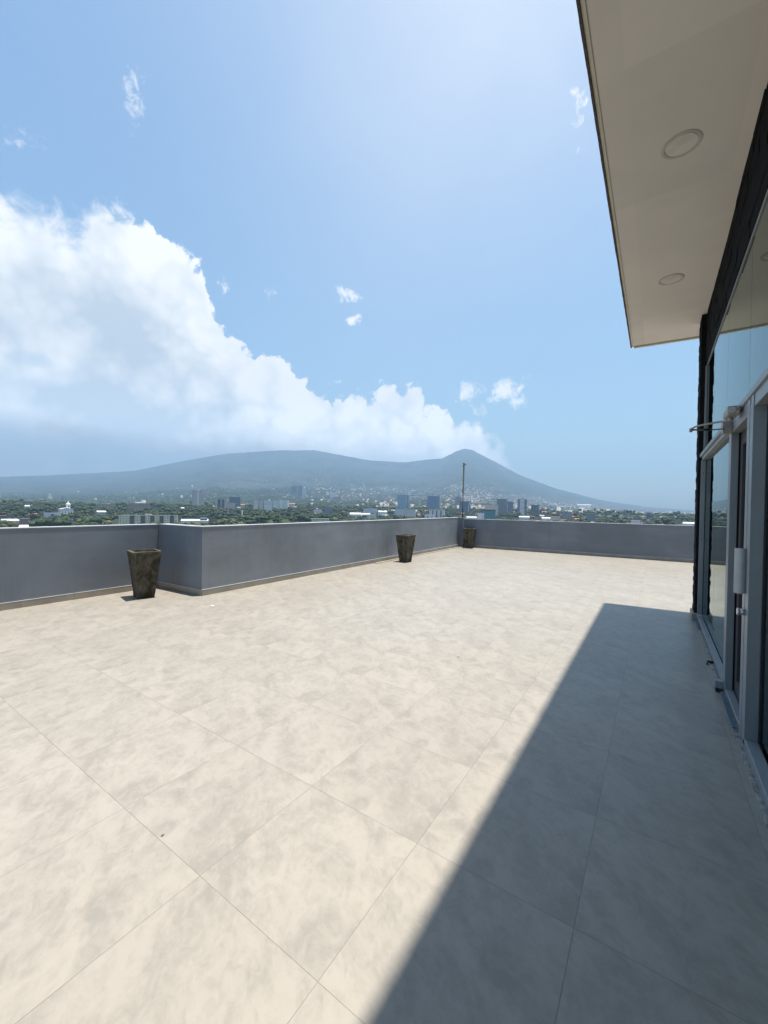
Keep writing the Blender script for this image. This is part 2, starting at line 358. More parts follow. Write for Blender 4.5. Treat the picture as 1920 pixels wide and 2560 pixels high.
M = dict(
    tile=tile_floor(),
    paint=painted('grey_blue_paint', (.180, .200, .224), (.142, .159, .178), 1.0),
    paint_warm=painted('warm_grey_paint', (.220, .238, .254), (.172, .187, .200), 1.0),
    cap=painted('pale_coping', (.40, .425, .44), (.30, .32, .33), streak=False),
    skirt=painted('skirting_tile', (.33, .29, .235), (.26, .225, .18), scale=3, streak=False, rough=.5),
    skirt_top=plain('skirting_sunlit_top', (.46, .48, .48), .7),  # paler than the tile: paints the sunlit line along the skirting top
    alu=plain('grey_aluminium', (.25, .272, .285), .45, .25, .10, 3),
    alu_dark=plain('shadow_gap', (.02, .022, .03), .6),
    gasket=plain('black_gasket', (.012, .014, .02), .5),
    stone=stone_mat(),
    soffit=painted('soffit_plaster', (.66, .625, .58), (.60, .57, .53), scale=.7, streak=False, rough=.9, bump=.05, lit_patches=True),
    fascia=plain('rusty_drip_edge', (.075, .058, .052), .7, .0, .7, 25, .4),
    rim=plain('soffit_bead', (.55, .52, .42), .6),
    lamp=plain('frosted_diffuser', (.60, .58, .53), .6), lamp_rim=plain('lamp_rim', (.45, .42, .40), .6),
    glass=glass('green_tinted_glass', (.42, .50, .47)),
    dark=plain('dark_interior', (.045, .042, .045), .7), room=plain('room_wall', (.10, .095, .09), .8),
    planter=planter_mat(), soil=plain('dry_soil', (.10, .072, .048), .95, 0, .7, 40, .8),
    pole=plain('olive_painted_steel', (.036, .041, .037), .8, 0, .5, 14, 0, .1),
    closer=plain('closer_grey', (.30, .275, .245), .5, .2), steel=plain('steel', (.50, .49, .47), .3, .8), black=plain('black_rubber', (.012, .012, .014), .6),
    plate=plain('white_plate', (.42, .43, .42), .45), mortar=plain('mortar_bead', (.30, .285, .255), .9, 0, .5, 20, .5),
    film=plain('blue_film', (.05, .10, .15), .5), paper=plain('paper_scrap', (.8, .8, .78), .8),
    leaf_a=leaf_mat('leaves_dark', (.022, .042, .014), (.040, .062, .018)), leaf_b=leaf_mat('leaves_mid', (.042, .068, .018), (.075, .090, .026)),
    leaf_c=leaf_mat('leaves_olive', (.070, .078, .024), (.105, .100, .034)), leaf_d=leaf_mat('leaves_cypress', (.014, .030, .014), (.022, .040, .018)),
    bark=plain('bark', (.10, .075, .055), .9), ground=terrain_mat(),
)

# ------------------------------------------------------------------ terrace floor
EAVE_X, EAVE_Y, HS = -0.167, 5.86, 3.92
A = (-5.51, 2.10); B = (-6.69, 2.06); L = (-6.73, -8.0); C = (-5.66, 12.25); R = (1.05, 12.46)
SK = (R[1] - C[1]) / (R[0] - C[0]); R2 = (7.0, C[1] + SK * (7.0 - C[0]))
floor = MB().prism([(-6.73, -8), (7, -8), R2, C, A, B], -.16, 0).build('floor', M['tile']); tag(floor, kind='structure')

# ------------------------------------------------------------------ parapets
def parapet(a, b, label, paint, z1=1.04, lo=0.0, th=.16, ext=(0, 0)):
    a, b = Vector(a), Vector(b); d = (b - a).normalized()
    n = Vector((d.y, -d.x))                                           # towards the terrace
    a0, b0 = a - d * ext[0], b + d * ext[1]
    r = empty('parapet_wall', (0, 0, 0), 0, label, 'wall')
    MB().wall(a0, b0, th, 0.0, z1).build('wall_face', paint, r)
    w = MB(); w.wall(a0 + n * .004, b0 + n * .004, th + .008, z1, z1 + .012); w.build('coping', M['cap'], r)
    k = MB(); ln = (b - a).length; N = max(1, round(ln / .6)); step = ln / N
    for i in range(N):
        p, q = a + d * (i * step + .001), a + d * ((i + 1) * step - .001)
        k.wall(p + n * .012, q + n * .012, .0115, 0.001, .088)
    k.build('skirting', M['skirt'], r)
    g = MB(); g.wall(a + n * .013, b + n * .013, .0125, .088, .094); g.build('skirting_ledge', M['skirt_top'], r)
    return r
# walls run so that the terrace lies to their right-hand side
parapet(L, B, 'grey parapet wall nearest the left edge, behind the large planter', M['paint'], 1.037)
parapet(B, A, 'short blue grey parapet return at the jog beside the large planter', M['paint'], 1.041, ext=(.0, .0))
parapet(A, C, 'long grey parapet wall running from the jog to the far corner', M['paint_warm'], 1.044)
parapet(C, R2, 'far grey parapet wall along the end of the terrace', M['paint'], 1.0)
cp = empty('corner_pillar', (-5.58, 12.17, 0), 0, 'narrow grey pillar in the far corner carrying the flagpole', 'pillar')
MB().box(-.085, .075, -.075, .055, 0, 1.046).build('shaft', M['paint'], cp); MB().box(-.089, .079, -.079, .059, 1.046, 1.058).build('coping', M['cap'], cp)
lg = MB(); d = (Vector(C) - Vector(A)).normalized(); a0 = Vector(A) + d * 4.6
lg.wall(a0 + Vector((.115, 0)), Vector(C) + Vector((.115, -.1)), .07, .0, .016); tag(lg.build('gutter_ledge', M['skirt']), 'thin raised ledge on the floor along the long parapet', 'ledge')

# ------------------------------------------------------------------ flagpole
fp = empty('flagpole', (-5.555, 12.17, 1.058), 0, 'dark steel flagpole without a flag standing on the corner pillar', 'flagpole')
MB().tube([(0, 0, 0), (-.002, 0, 1.0), (0.012, 0, 1.93)], [.029, .027, .025], 14).build('pole', M['pole'], fp)
hp = MB(); ring = [(.012 + .016 + .062 * math.cos(a), .03 * math.sin(a), 1.865 + .03 * math.sin(a * 1.0 + .6)) for a in np.linspace(0, 2 * math.pi, 22)]
hp.tube(ring, .007, 8, False); hp.build('halyard_ring', M['pole'], fp)
MB().tube([(.012, 0, 1.93), (.012, 0, 1.945)], [.029, .022], 14).build('cap', M['pole'], fp)

# ------------------------------------------------------------------ planters
def planter(loc, rz, label, soilz, seed):
    r = empty('planter', loc, rz, label, 'planter', 'tall tapered concrete planters along the parapet')
    rs = random.Random(seed); b = MB(); bm = b.bm
    prof = [(.113, 0.0), (.118, .035)] + [(.118 + (.186 - .118) * k / 9, .035 + .60 * k / 9) for k in range(1, 10)] + [(.193, .66), (.193, .688)]
    inner = [(.152, .690), (.146, .62), (.135, .45)]
    n = 9; rings = []
    def ringat(h, z, jit):
        pts = []
        for sx, sy, ex, ey in ((-1, -1, 1, 0), (1, -1, 0, 1), (1, 1, -1, 0), (-1, 1, 0, -1)):
            for k in range(n):
                f = 2 * k / n
                x, y = h * (sx + ex * f), h * (sy + ey * f)
                cr = .985 if k == 0 else 1
                q = jit * (mnoise.noise(Vector((x * 14 + seed, y * 14, z * 14))) + .6 * (rs.random() - .5))
                pts.append(bm.verts.new((x * cr * (1 + q), y * cr * (1 + q), z + (jit * .09 * (rs.random() - .5) if z > .6 else 0))))
        return pts
    for h, z in prof: rings.append(ringat(h, z, .028))
    for h, z in inner: rings.append(ringat(h, z, .02))
    for a, c in zip(rings, rings[1:]):
        for k in range(4 * n): bm.faces.new((a[k], a[(k + 1) % (4 * n)], c[(k + 1) % (4 * n)], c[k]))
    bm.faces.new(rings[0][::-1])
    b.build('pot', M['planter'], r)
    s = MB(); g = 8; vs = [[s.bm.verts.new((-.14 + .28 * i / g, -.14 + .28 * j / g, soilz + .02 * rs.random())) for j in range(g + 1)] for i in range(g + 1)]
    for i in range(g):
        for j in range(g): s.bm.faces.new((vs[i][j], vs[i + 1][j], vs[i + 1][j + 1], vs[i][j + 1]))
    for k in range(10):
        x, y, q = rs.uniform(-.1, .1), rs.uniform(-.1, .1), rs.uniform(.012, .022); s.box(x - q, x + q, y - q, y + q, soilz, soilz + q * 1.6)
    s.build('soil', M['soil'], r)
    return r
planter((-6.115, 1.555, 0), rad(-13), 'mossy brown planter nearest the camera, beside the jog in the parapet', .57, 1)
planter((-5.115, 7.47, 0), rad(0), 'dark brown planter standing halfway along the long parapet', .655, 2)
planter((-5.215, 12.0, 0), rad(9), 'weathered brown planter in the far corner under the flagpole', .6, 3)
tp = empty('pipe_stub', (-5.40, 11.93, 0), 0, 'small black pipe stub on the floor beside the corner planter', 'pipe')
MB().tube([(0, 0, 0), (0, 0, .09)], .018, 10).build('riser', M['black'], tp); MB().tube([(-.035, 0, .09), (.04, -.01, .095)], .022, 10).build('valve', M['black'], tp)
sc = MB(); sc.faces([(-.022, -.012, .003), (.02, -.016, .005), (.026, .012, .002), (-.014, .018, .006)], [(0, 1, 2, 3)]); sc.faces([(-.022, -.012, .001), (.02, -.016, .003), (.026, .012, 0), (-.014, .018, .004)], [(3, 2, 1, 0)])
tag(sc.build('paper_scrap', M['paper'], None, (-4.83, 1.83, .001)), 'tiny white paper scrap lying on the sunlit tiles', 'litter')

# ------------------------------------------------------------------ penthouse on the right
Hb = empty('penthouse', (.63, 5.1, 0), 0, 'single storey glazed penthouse with dark stone cladding and a wide flat roof', 'building')
Hb.location = (0, 0, 0)
YB = -8.0
def part(mb, name, m, parent=Hb, bevel=0.0): return mb.build(name, m, parent, bevel=bevel)
# split slate courses, each stone stands out by its own amount
def courses(mb, x0, x1, y0, y1, z0, z1, hmin, hmax, lmin, lmax, amp, rs):
    z = z0
    while z < z1 - .001:
        h = min(rs.uniform(hmin, hmax), z1 - z)
        if z1 - z - h < .02: h = z1 - z
        y = y0
        while y < y1 - .001:
            l = min(rs.uniform(lmin, lmax), y1 - y)
            if y1 - y - l < .05: l = y1 - y
            k = rs.random() * amp; e = rs.uniform(.000, .002); g = rs.random() * amp * .8 if y == y0 else 0
            mb.faces([(x0 - k + rs.uniform(-.003, .003), y - g + .0005, z + e), (x1, y - g + .0005, z + e), (x1, y + l - .0005, z + e), (x0 - k + rs.uniform(-.003, .003), y + l - .0005, z + e),
                      (x0 - k + rs.uniform(-.003, .003), y - g + .0005, z + h - e), (x1, y - g + .0005, z + h - e), (x1, y + l - .0005, z + h - e), (x0 - k + rs.uniform(-.003, .003), y + l - .0005, z + h - e)],
                     [(3, 2, 1, 0), (4, 5, 6, 7), (0, 1, 5, 4), (1, 2, 6, 5), (2, 3, 7, 6), (3, 0, 4, 7)])
            y += l
        z += h
rs = random.Random(5)
b = MB(); courses(b, .636, 1.0, 5.100, 5.42, .09, HS - .002, .05, .10, .16, .32, .007, rs); part(b, 'stone_pillar', M['stone'])
b = MB(); courses(b, .690, 1.0, YB, 5.095, 3.262, HS - .002, .07, .14, .22, .6, .009, rs); part(b, 'stone_lintel', M['stone'])
part(MB().box(1.0, 6.5, 5.11, 5.4, 0, HS - .002).box(6.2, 6.5, YB, 5.11, 0, HS - .002), 'outer_wall', M['stone'])
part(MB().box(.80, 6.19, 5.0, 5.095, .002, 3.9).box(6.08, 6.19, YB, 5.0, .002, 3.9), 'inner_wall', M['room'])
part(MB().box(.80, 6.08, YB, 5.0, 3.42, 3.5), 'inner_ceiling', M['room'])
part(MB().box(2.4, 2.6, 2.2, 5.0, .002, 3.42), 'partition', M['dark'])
part(MB().prism([(-6.9, -8), (7, -8), (7, R2[1] + .2), (C[0] - .17, C[1] + .2), (C[0] - .17, 2.3), (-6.9, 2.3)], -42.5, -.165), 'tower_body', M['paint_warm'])
# roof slab with its drip edge; its end is cut a few degrees off square, like the far parapet
def ey(x, o=0): return EAVE_Y + o + .072 * (x - EAVE_X)
rf = part(MB().prism([(EAVE_X, YB), (6.6, YB), (6.6, ey(6.6)), (EAVE_X, ey(EAVE_X))], HS, HS + .26), 'roof_slab', M['soffit'])
b = MB(); y = YB
while y < ey(EAVE_X) - .01:
    l = min(random.uniform(.05, .16), ey(EAVE_X) - y); k = random.uniform(0, .002)
    b.box(EAVE_X - .014 - k, EAVE_X - .001, y, y + l, HS - .012 - random.uniform(0, .003), HS + .26); y += l
part(b, 'drip_edge', M['fascia'], rf)
part(MB().box(EAVE_X + .001, EAVE_X + .022, YB, ey(EAVE_X) - .05, HS - .006, HS - .0005), 'edge_bead', M['rim'], rf)
part(MB().prism([(EAVE_X + .03, ey(EAVE_X + .03, -.03)), (6.55, ey(6.55, -.03)), (6.55, ey(6.55, .012)), (EAVE_X + .03, ey(EAVE_X + .03, .012))], HS - .022, HS - .0005), 'end_trim', M['rim'], rf)
# skirting and mortar at the foot
part(MB().box(.605, .640, 5.07, 5.42, .001, .088).box(.64, .66, 5.07, 5.10, .001, .088), 'skirting', M['skirt'])
b = MB(); y = -3.0
while y < 5.06:
    l = random.uniform(.03, .09); k = .010 + .010 * mnoise.noise(Vector((y * 2.1, 0, 0)))
    b.box(.626 + k, .664, y, y + l, .0, .010 + .003 * mnoise.noise(Vector((y * 3, 4, 0)))); y += l
part(b, 'mortar_bead', M['mortar'])
for y0, y1 in ((4.55, 5.06), (1.9, 2.5)): part(MB().box(.63, .652, y0, y1, .027, .034), 'protective_film', M['film'])

# --- upper window
uw = empty('window', (0, 0, 0)); uw.parent = Hb
part(MB().box(.692, .699, YB, 5.092, 3.246, 3.2600).box(.699, .76, YB, 5.092, 3.254, 3.2598), 'frame', M['alu'], uw)
part(MB().box(.681, .699, 5.04, 5.098, 2.132, 3.245), 'frame', M['alu'], uw, .002)
part(MB().box(.699, .76, 5.032, 5.098, 2.132, 3.253), 'gasket', M['gasket'], uw)
jy = [5.03, 4.18, 3.20, 2.16, 1.12, .08, -.96, -2.0, -3.0, -4.0, -5.0, -6.5, -8.0]
for a, c in zip(jy, jy[1:]): part(MB().box(.700, .708, c + .003, a - .003, 2.131, 3.2535), 'pane', M['glass'], uw)
for q in jy[1:5]: part(MB().box(.7005, .7075, q - .0026, q + .0026, 2.132, 3.253), 'joint', M['gasket'], uw)
# --- transom
b = MB().box(.646, .79, YB, 5.098, 2.093, 2.130); part(b, 'transom', M['alu'], bevel=.003)
part(MB().box(.668, .79, 2.66, 5.098, 2.055, 2.0925), 'transom_lip', M['alu'], bevel=.003)
# --- lower fixed window
lw = empty('window', (0, 0, 0)); lw.parent = Hb
part(MB().box(.661, .7065, 5.04, 5.098, .088, 2.054), 'frame', M['alu'], lw, .002)
part(MB().box(.7085, .76, 5.032, 5.098, .08, 2.054), 'gasket', M['gasket'], lw)
part(MB().box(.662, .7065, 2.66, 5.04, .022, .082), 'sill', M['alu'], lw, .003); part(MB().box(.668, .79, 2.66, 5.04, .001, .021), 'sill_base', M['gasket'], lw)
for a, c in ((5.03, 3.93), (3.93, 2.665)): part(MB().box(.7095, .7175, c + .003, a - .003, .06, 2.054), 'pane', M['glass'], lw)
part(MB().box(.710, .717, 3.9274, 3.9326, .06, 2.054), 'joint', M['gasket'], lw)
for zz in (.20, 1.05, 1.89):
    for xx in (.684,): part(MB().tube([(xx, 5.041, zz), (xx, 5.036, zz)], .006, 8), 'screw', M['black'], lw)
# --- door frame and door
df = empty('door_frame', (0, 0, 0)); df.parent = Hb
part(MB().box(.660, .706, 2.545, 2.655, .022, 2.054), 'post', M['alu'], df, .003)
part(MB().box(.7065, .79, 2.57, 2.655, .022, 2.054), 'gasket', M['gasket'], df)
part(MB().box(.660, .775, 1.872, 2.545, 2.0, 2.0925), 'head', M['alu'], df, .003)
part(MB().box(.656, .684, 1.79, 1.87, .022, 2.0925).box(.658, .690, 1.745, 1.787, .022, 2.05).box(.655, .716, 1.672, 1.742, .06, 2.0925).box(.69, .78, 1.745, 1.868, .022, 2.0925), 'post', M['alu'], df, .002)
part(MB().box(.665, .688, 1.7865, 1.7905, .03, 2.05).box(.665, .7, 1.7415, 1.7455, .06, 2.05), 'gasket', M['gasket'], df)
part(MB().box(.664, .714, 1.872, 2.545, .004, .05), 'threshold', M['alu'], df, .004)
dr = empty('door', (0, 0, 0)); dr.parent = Hb
part(MB().box(.715, .755, 2.455, 2.54, .055, 1.995).box(.715, .755, 1.88, 1.955, .055, 1.995).box(.715, .755, 1.955, 2.455, .055, .16).box(.715, .755, 1.955, 2.455, 1.90, 1.995), 'leaf_frame', M['dark'], dr, .003)
part(MB().box(.731, .739, 1.955, 2.455, .16, 1.90), 'pane', M['glass'], dr)
# bowed white pull plate beside the lock
b = MB(); n = 10
for i in range(n):
    f0, f1 = i / n, (i + 1) / n
    x0, x1 = .602 + .06 * f0, .602 + .06 * f1
    y0, y1 = 1.775 - .018 * math.sin(math.pi * f0), 1.775 - .018 * math.sin(math.pi * f1)
    b.faces([(x0, y0, .915), (x1, y1, .905), (x1, y1 + .004, .905), (x0, y0 + .004, .915), (x0, y0, 1.185), (x1, y1, 1.182), (x1, y1 + .004, 1.182), (x0, y0 + .004, 1.185)],
            [(3, 2, 1, 0), (4, 5, 6, 7), (0, 1, 5, 4), (2, 3, 7, 6)] + ([(3, 0, 4, 7)] if i == 0 else []) + ([(1, 2, 6, 5)] if i == n - 1 else []))
part(b, 'pull_plate', M['plate'], dr)
part(MB().tube([(.662, 1.76, .80), (.628, 1.76, .80)], .019, 16).tube([(.628, 1.76, .80), (.618, 1.76, .80)], [.024, .020], 16), 'lock_cylinder', M['steel'], dr)
# door closer: body on the head, elbow arm standing out over the terrace
b = MB(); b.box(.578, .645, 2.03, 2.25, 2.052, 2.106); part(b, 'closer_body', M['closer'], dr, .012)
b = MB(); b.tube([(.600, 2.031, 2.079), (.600, 2.025, 2.079)], .021, 18).tube([(.63, 2.029, 2.095), (.63, 2.024, 2.095)], .007, 10).tube([(.63, 2.029, 2.063), (.63, 2.024, 2.063)], .007, 10)
part(b, 'closer_cap', M['steel'], dr)
b = MB(); b.tube([(.605, 2.13, 2.044), (.605, 2.13, 2.022)], .014, 12).tube([(.605, 2.13, 2.034), (.58, 2.15, 2.028), (.47, 2.24, 2.030), (.425, 2.28, 2.026), (.402, 2.30, 2.014)], .007, 8)
part(b, 'main_arm', M['closer'], dr)
b = MB(); b.tube([(.403, 2.30, 2.008), (.48, 2.36, 2.012)], .007, 8).tube([(.525, 2.40, 2.014), (.645, 2.50, 2.03)], .005, 8).tube([(.400, 2.298, 1.992), (.400, 2.298, 2.018)], .010, 12)
part(b, 'forearm', M['closer'], dr)
part(MB().tube([(.48, 2.36, 2.012), (.525, 2.40, 2.016)], .009, 8), 'arm_sleeve', M['black'], dr)
part(MB().box(.60, .659, 2.47, 2.56, 1.995, 2.045).box(.60, .648, 2.465, 2.565, 2.045, 2.088), 'closer_bracket', M['closer'], dr, .004)
# --- window on the near side of the door
nw = empty('window', (0, 0, 0)); nw.parent = Hb
part(MB().box(.655, .716, YB, 1.670, .018, .075), 'sill', M['alu'], nw, .004); part(MB().box(.66, .79, YB, 1.67, .001, .017), 'sill_base', M['gasket'], nw)
part(MB().box(.660, .716, YB, 1.670, 2.02, 2.0925), 'head', M['alu'], nw, .003)
jn = [1.668, .45, -.75, -1.95, -3.2, -4.5, -6.2, -8]
for a, c in zip(jn, jn[1:]): part(MB().box(.725, .733, c + .003, a - .003, .03, 2.0925), 'pane', M['glass'], nw)
part(MB().box(.717, .724, 1.655, 1.67, .07, 2.02), 'gasket', M['gasket'], nw)
# things at the foot of the glazing
wd = empty('drain_spout', (.615, 3.28, 0), 0, 'black drain spout poking out under the fixed glazing sill', 'spout')
MB().tube([(.05, 0, .024), (.01, 0, .024), (.002, 0, .018)], [.011, .011, .013], 12).build('pipe', M['black'], wd); MB().box(-.006, .008, -.022, -.004, 0, .011).build('clip', M['black'], wd)
bk = empty('floor_bracket', (.64, 2.62, 0), 0, 'small grey bracket with a dark foot under the door post', 'bracket')
MB().box(-.03, .018, -.03, .03, .03, .085).build('angle', M['alu'], bk); MB().box(-.028, .01, -.035, .02, .0, .029).build('foot', M['black'], bk)

# recessed ceiling lights
def downlight(x, y, label):
    r = empty('recessed_light', (x, y, HS), 0, label, 'light', 'round recessed lights in the soffit')
    MB().lathe([(.118, -.0006), (.116, -.003), (.098, -.0045), (.0955, -.003), (.0945, -.0004)], (0, 0, 0), 40, False).build('trim_ring', M['lamp_rim'], r)
    MB().lathe([(.0925, -.0006), (.092, -.003), (.0, -.004)], (0, 0, 0), 40, False).build('diffuser', M['lamp'], r)
downlight(.290, 1.98, 'round recessed light that looks larger and higher, nearer the camera')
downlight(.281, 3.93, 'round recessed light that looks smaller, nearer the end of the roof')

# ------------------------------------------------------------------ terrain and volcano
RD = 1.15732
RIDGE = [(-180, .010), (-150, .012), (-120, .02), (-95, .035), (-77.2, .042), (-73.6, .0485), (-65.4, .0663), (-60, .0942), (-54.5, .1168), (-48.6, .1291), (-43.6, .1341), (-39.8, .1229),
         (-35.9, .1121), (-31, .1088), (-28.1, .116), (-25.8, .1195), (-23.9, .1361), (-22.7, .1425), (-21.7, .1391), (-19.2, .1153), (-15.6, .0797), (-11, .0472), (-5.7, .0207), (-.8, .0075), (3.5, .002), (20, .001), (60, .004), (120, .006), (180, .010)]
_ra, _rv = [p[0] for p in RIDGE], [p[1] for p in RIDGE]
DZ = [(0, -42), (600, -42), (750, -40.5), (1000, -34), (1500, -19.2)]
DR = 9500.0
def vt(azd, d):
    """tangent of the elevation angle of the ground, seen from the terrace"""
    if d <= 1500:
        z = np.interp(d, [p[0] for p in DZ], [p[1] for p in DZ]); return (z - CAM.z) / max(d, 1)
    v0 = (-19.2 - CAM.z) / 1500; tt = (d - 1500) / (DR - 1500); vr = float(np.interp(azd, _ra, _rv))
    if tt <= 1: return v0 + (vr - v0) * tt ** 1.08
    return vr - (vr + .012) * min(1, (tt - 1) * 2.0) ** 1.3
def relief(azd, d):
    if d < 1600: return 0.0
    tt = (d - 1600) / (DR - 1600); vr = float(np.interp(azd, _ra, _rv))
    amp = 1500 * vr * (max(0, min(tt, 1)) * max(0, 1.04 - tt)) * 1.0
    a = rad(azd); x, y = d * math.sin(a) * .0011, d * math.cos(a) * .0011
    rv = mnoise.fractal(Vector((azd * .22, tt * .9, 3.0)), 1.0, 2.1, 4) * .7 + mnoise.fractal(Vector((x, y, 9.0)), 1.0, 2.0, 5) * .6
    return amp * rv + (3.0 if tt < .2 else 9.0) * mnoise.noise(Vector((azd * 3.1, tt * 20, 1))) * min(1, max(0, tt) * 6)
def gz(azd, d):
    if d <= 1500: return float(np.interp(d, [p[0] for p in DZ], [p[1] for p in DZ]))
    return CAM.z + vt(azd, d) * d + relief(azd, d)
def ground_at(x, y, drop=0.0):
    """bearing and distance at which the ground is seen under a photo pixel"""
    a, v = bearing(x, y); azd = math.degrees(a); lo, hi = 450.0, 9000.0
    for _ in range(50):
        md = (lo + hi) / 2
        if vt(azd, md) < v: lo = md
        else: hi = md
    return azd, lo
azs = np.concatenate([np.arange(-180, -84, 4), np.arange(-84, 14, .22), np.arange(14, 180.1, 4)])
ds = np.concatenate([[0.01, 60, 150, 300, 450, 600, 750, 875, 1000, 1150, 1300], np.geomspace(1500, 9500, 100), np.geomspace(9600, 13200, 14)])
V = np.zeros((len(ds), len(azs), 3))
for j, a in enumerate(azs):
    sa, ca = math.sin(rad(a)), math.cos(rad(a))
    for i, d in enumerate(ds): V[i, j] = (CAM.x + d * sa, CAM.y + d * ca, gz(a, d))
idx = np.arange(V.shape[0] * V.shape[1]).reshape(V.shape[:2])
Fq = np.stack([idx[:-1, :-1], idx[:-1, 1:], idx[1:, 1:], idx[1:, :-1]], -1).reshape(-1, 4)[:, ::-1]
tag(np_mesh('terrain', V.reshape(-1, 3), Fq, [M['ground']], smooth=True), kind='structure')

def at(azd, d, z=None):
    a = rad(azd); return Vector((CAM.x + d * math.sin(a), CAM.y + d * math.cos(a), gz(azd, d) if z is None else z))

# ------------------------------------------------------------------ city: measured buildings
def brgb(r, g, b_): return tuple(((c / 255) ** 2.2) for c in (r, g, b_))
G = dict(
    brown=grid_mat('brown_tower_wall', (.52, .46, .42), (.14, .13, .14), 3.1, 3.4, .42, .45), beige=grid_mat('beige_tower_wall', (.62, .54, .44), (.13, .14, .17), 3.2, 3.6, .5, .45),
    blackglass=grid_mat('black_curtain_wall', (.060, .075, .095), (.07, .10, .13), 3.6, 2.2, .85, .8, .35), white=grid_mat('white_block_wall', (.88, .83, .76), (.22, .25, .30), 3.1, 3.2, .42, .38),
    pale=grid_mat('pale_block_wall', (.70, .65, .58), (.20, .22, .26), 3.1, 2.8, .5, .45), bal=grid_mat('balcony_wall', (.88, .83, .76), (.30, .32, .36), 3.1, 40, .98, .38),
    blue=grid_mat('blue_curtain_wall', (.085, .155, .24), (.06, .13, .22), 3.8, 2.4, .8, .82, .3, .15), grey=grid_mat('grey_curtain_wall', (.30, .38, .43), (.17, .25, .31), 3.8, 2.6, .8, .8, .3, .15),
    yellow=grid_mat('yellow_block_wall', (0.841, 0.754, 0.522), (.16, .15, .14), 3.4, 4.2, .34, .36), brick=grid_mat('brick_block_wall', (.40, .22, .17), (.16, .14, .14), 3.2, 3.4, .42, .36),
    dark=grid_mat('dark_tower_wall', (.20, .215, .235), (.12, .14, .17), 3.2, 3.0, .55, .55), cream=grid_mat('cream_wall', (0.725, 0.609, 0.493), (.36, .29, .23), 5, 3.0, .35, .8),
    teal=grid_mat('teal_curtain_wall', (0.029, 0.102, 0.123), (.035, .17, .19), 3.6, 5.0, .85, .75, .3, .12), conc=grid_mat('concrete_frame_wall', (0.392, 0.377, 0.362), (.06, .06, .07), 3.4, 4.0, .8, .66),
    peach=grid_mat('peach_wall', (0.841, 0.609, 0.450), (.10, .09, .09), 3.2, 4, .4, .4), haze=grid_mat('far_dark_wall', (0.072, 0.094, 0.131), (.04, .05, .07), 3.4, 3.0, .7, .6),
)
P = dict(white=plain('white_render', (.84, .80, .74), .7), roof=plain('pale_metal_roof', (.46, .47, .48), .6), grey=plain('grey_roof', (.30, .30, .30), .8), red=plain('red_paint', (.42, .03, .03), .6),
         terra=plain('terracotta_roof', (.38, .16, .09), .85), blue=plain('blue_panel', (.03, .12, .42), .5), green=plain('green_roof', (.20, .32, .12), .8), brown=plain('brown_cladding', (.14, .10, .085), .8),
         steel=plain('crane_steel', (.35, .30, .14), .6), road=plain('bridge_concrete', (.42, .38, .33), .9), asphalt=plain('asphalt', (.06, .06, .062), .9), sign=plain('sign_white', (.72, .74, .76), .5), cream=plain('cream_render', (.56, .50, .38), .8), darkm=plain('dark_metal', (.05, .05, .055), .6))
FOOT = []
def site(x0, x1, yt, yb, drop=2.0):
    xc = (x0 + x1) / 2
    azd, d = ground_at(xc, yb + drop); zg = gz(azd, d)
    a0, _ = bearing(x0, yb); a1, _ = bearing(x1, yb); w = 2 * d * math.tan(abs(a1 - a0) / 2)
    _, v = bearing(xc, yt); h = CAM.z + v * d - zg
    loc = at(azd, d, zg); FOOT.append((azd, d, w, bearing(xc, yb)[1], v)); return loc, -rad(azd), w, max(3, h), d
def building(name, label, x0, x1, yt, yb, wallm, depth=.7, rot=0.0, roof='grey', cap=.04, extra=None, cat='building'):
    loc, rz, w, h, d = site(x0, x1, yt, yb)
    r = empty(name, loc, rz + rad(rot), label, cat)
    ca, sa = abs(math.cos(rad(rot))), abs(math.sin(rad(rot))); w = w / (ca + depth * sa) * .97
    dp = max(min(8, w), w * depth)
    if name in ('warehouse', 'house_row', 'kiosk', 'red_shed', 'factory'):                  # pitched roofs
        dp = max(dp, 14); rh = min(h * .55, dp * .22); h0 = h - rh; MB().box(-w / 2, w / 2, -dp / 2, dp / 2, -8, h0).build('wall', wallm, r)
        MB().faces([(-w / 2 - .4, -dp / 2 - .5, h0 - .1), (w / 2 + .4, -dp / 2 - .5, h0 - .1), (w / 2 + .4, dp / 2 + .5, h0 - .1), (-w / 2 - .4, dp / 2 + .5, h0 - .1), (-w / 2 - .4, 0, h), (w / 2 + .4, 0, h)], [(0, 1, 5, 4), (2, 3, 4, 5), (0, 4, 3), (1, 2, 5), (3, 2, 1, 0)]).build('roof', P['roof'] if roof == 'grey' else P[roof], r)
        cap = 0
    else: MB().box(-w / 2, w / 2, -dp / 2, dp / 2, -8, h).build('wall', wallm, r)
    if cap: MB().box(-w / 2 - .3, w / 2 + .3, -dp / 2 - .3, dp / 2 + .3, h, h + max(.5, h * cap)).build('roof', P[roof], r)
    if extra: extra(r, w, dp, h)
    return r, w, dp, h
def boxp(r, name, m, *b): return MB().box(*b).build(name, m, r)
c1 = lambda x, y=0: x * .3014
def q1(a, b, c, d): return (a * .3014, b * .3014, 1080 + c * .3014, 1080 + d * .3014)
def q2(a, b, c, d): return (400 + a * .3014, 400 + b * .3014, 1080 + c * .3014, 1080 + d * .3014)
def q3(a, b, c, d): return (800 + a * .3014, 800 + b * .3014, 1080 + c * .3014, 1080 + d * .3014)
def q4(a, b, c, d): return (1250 + a * .3014, 1250 + b * .3014, 1080 + c * .3014, 1080 + d * .3014)

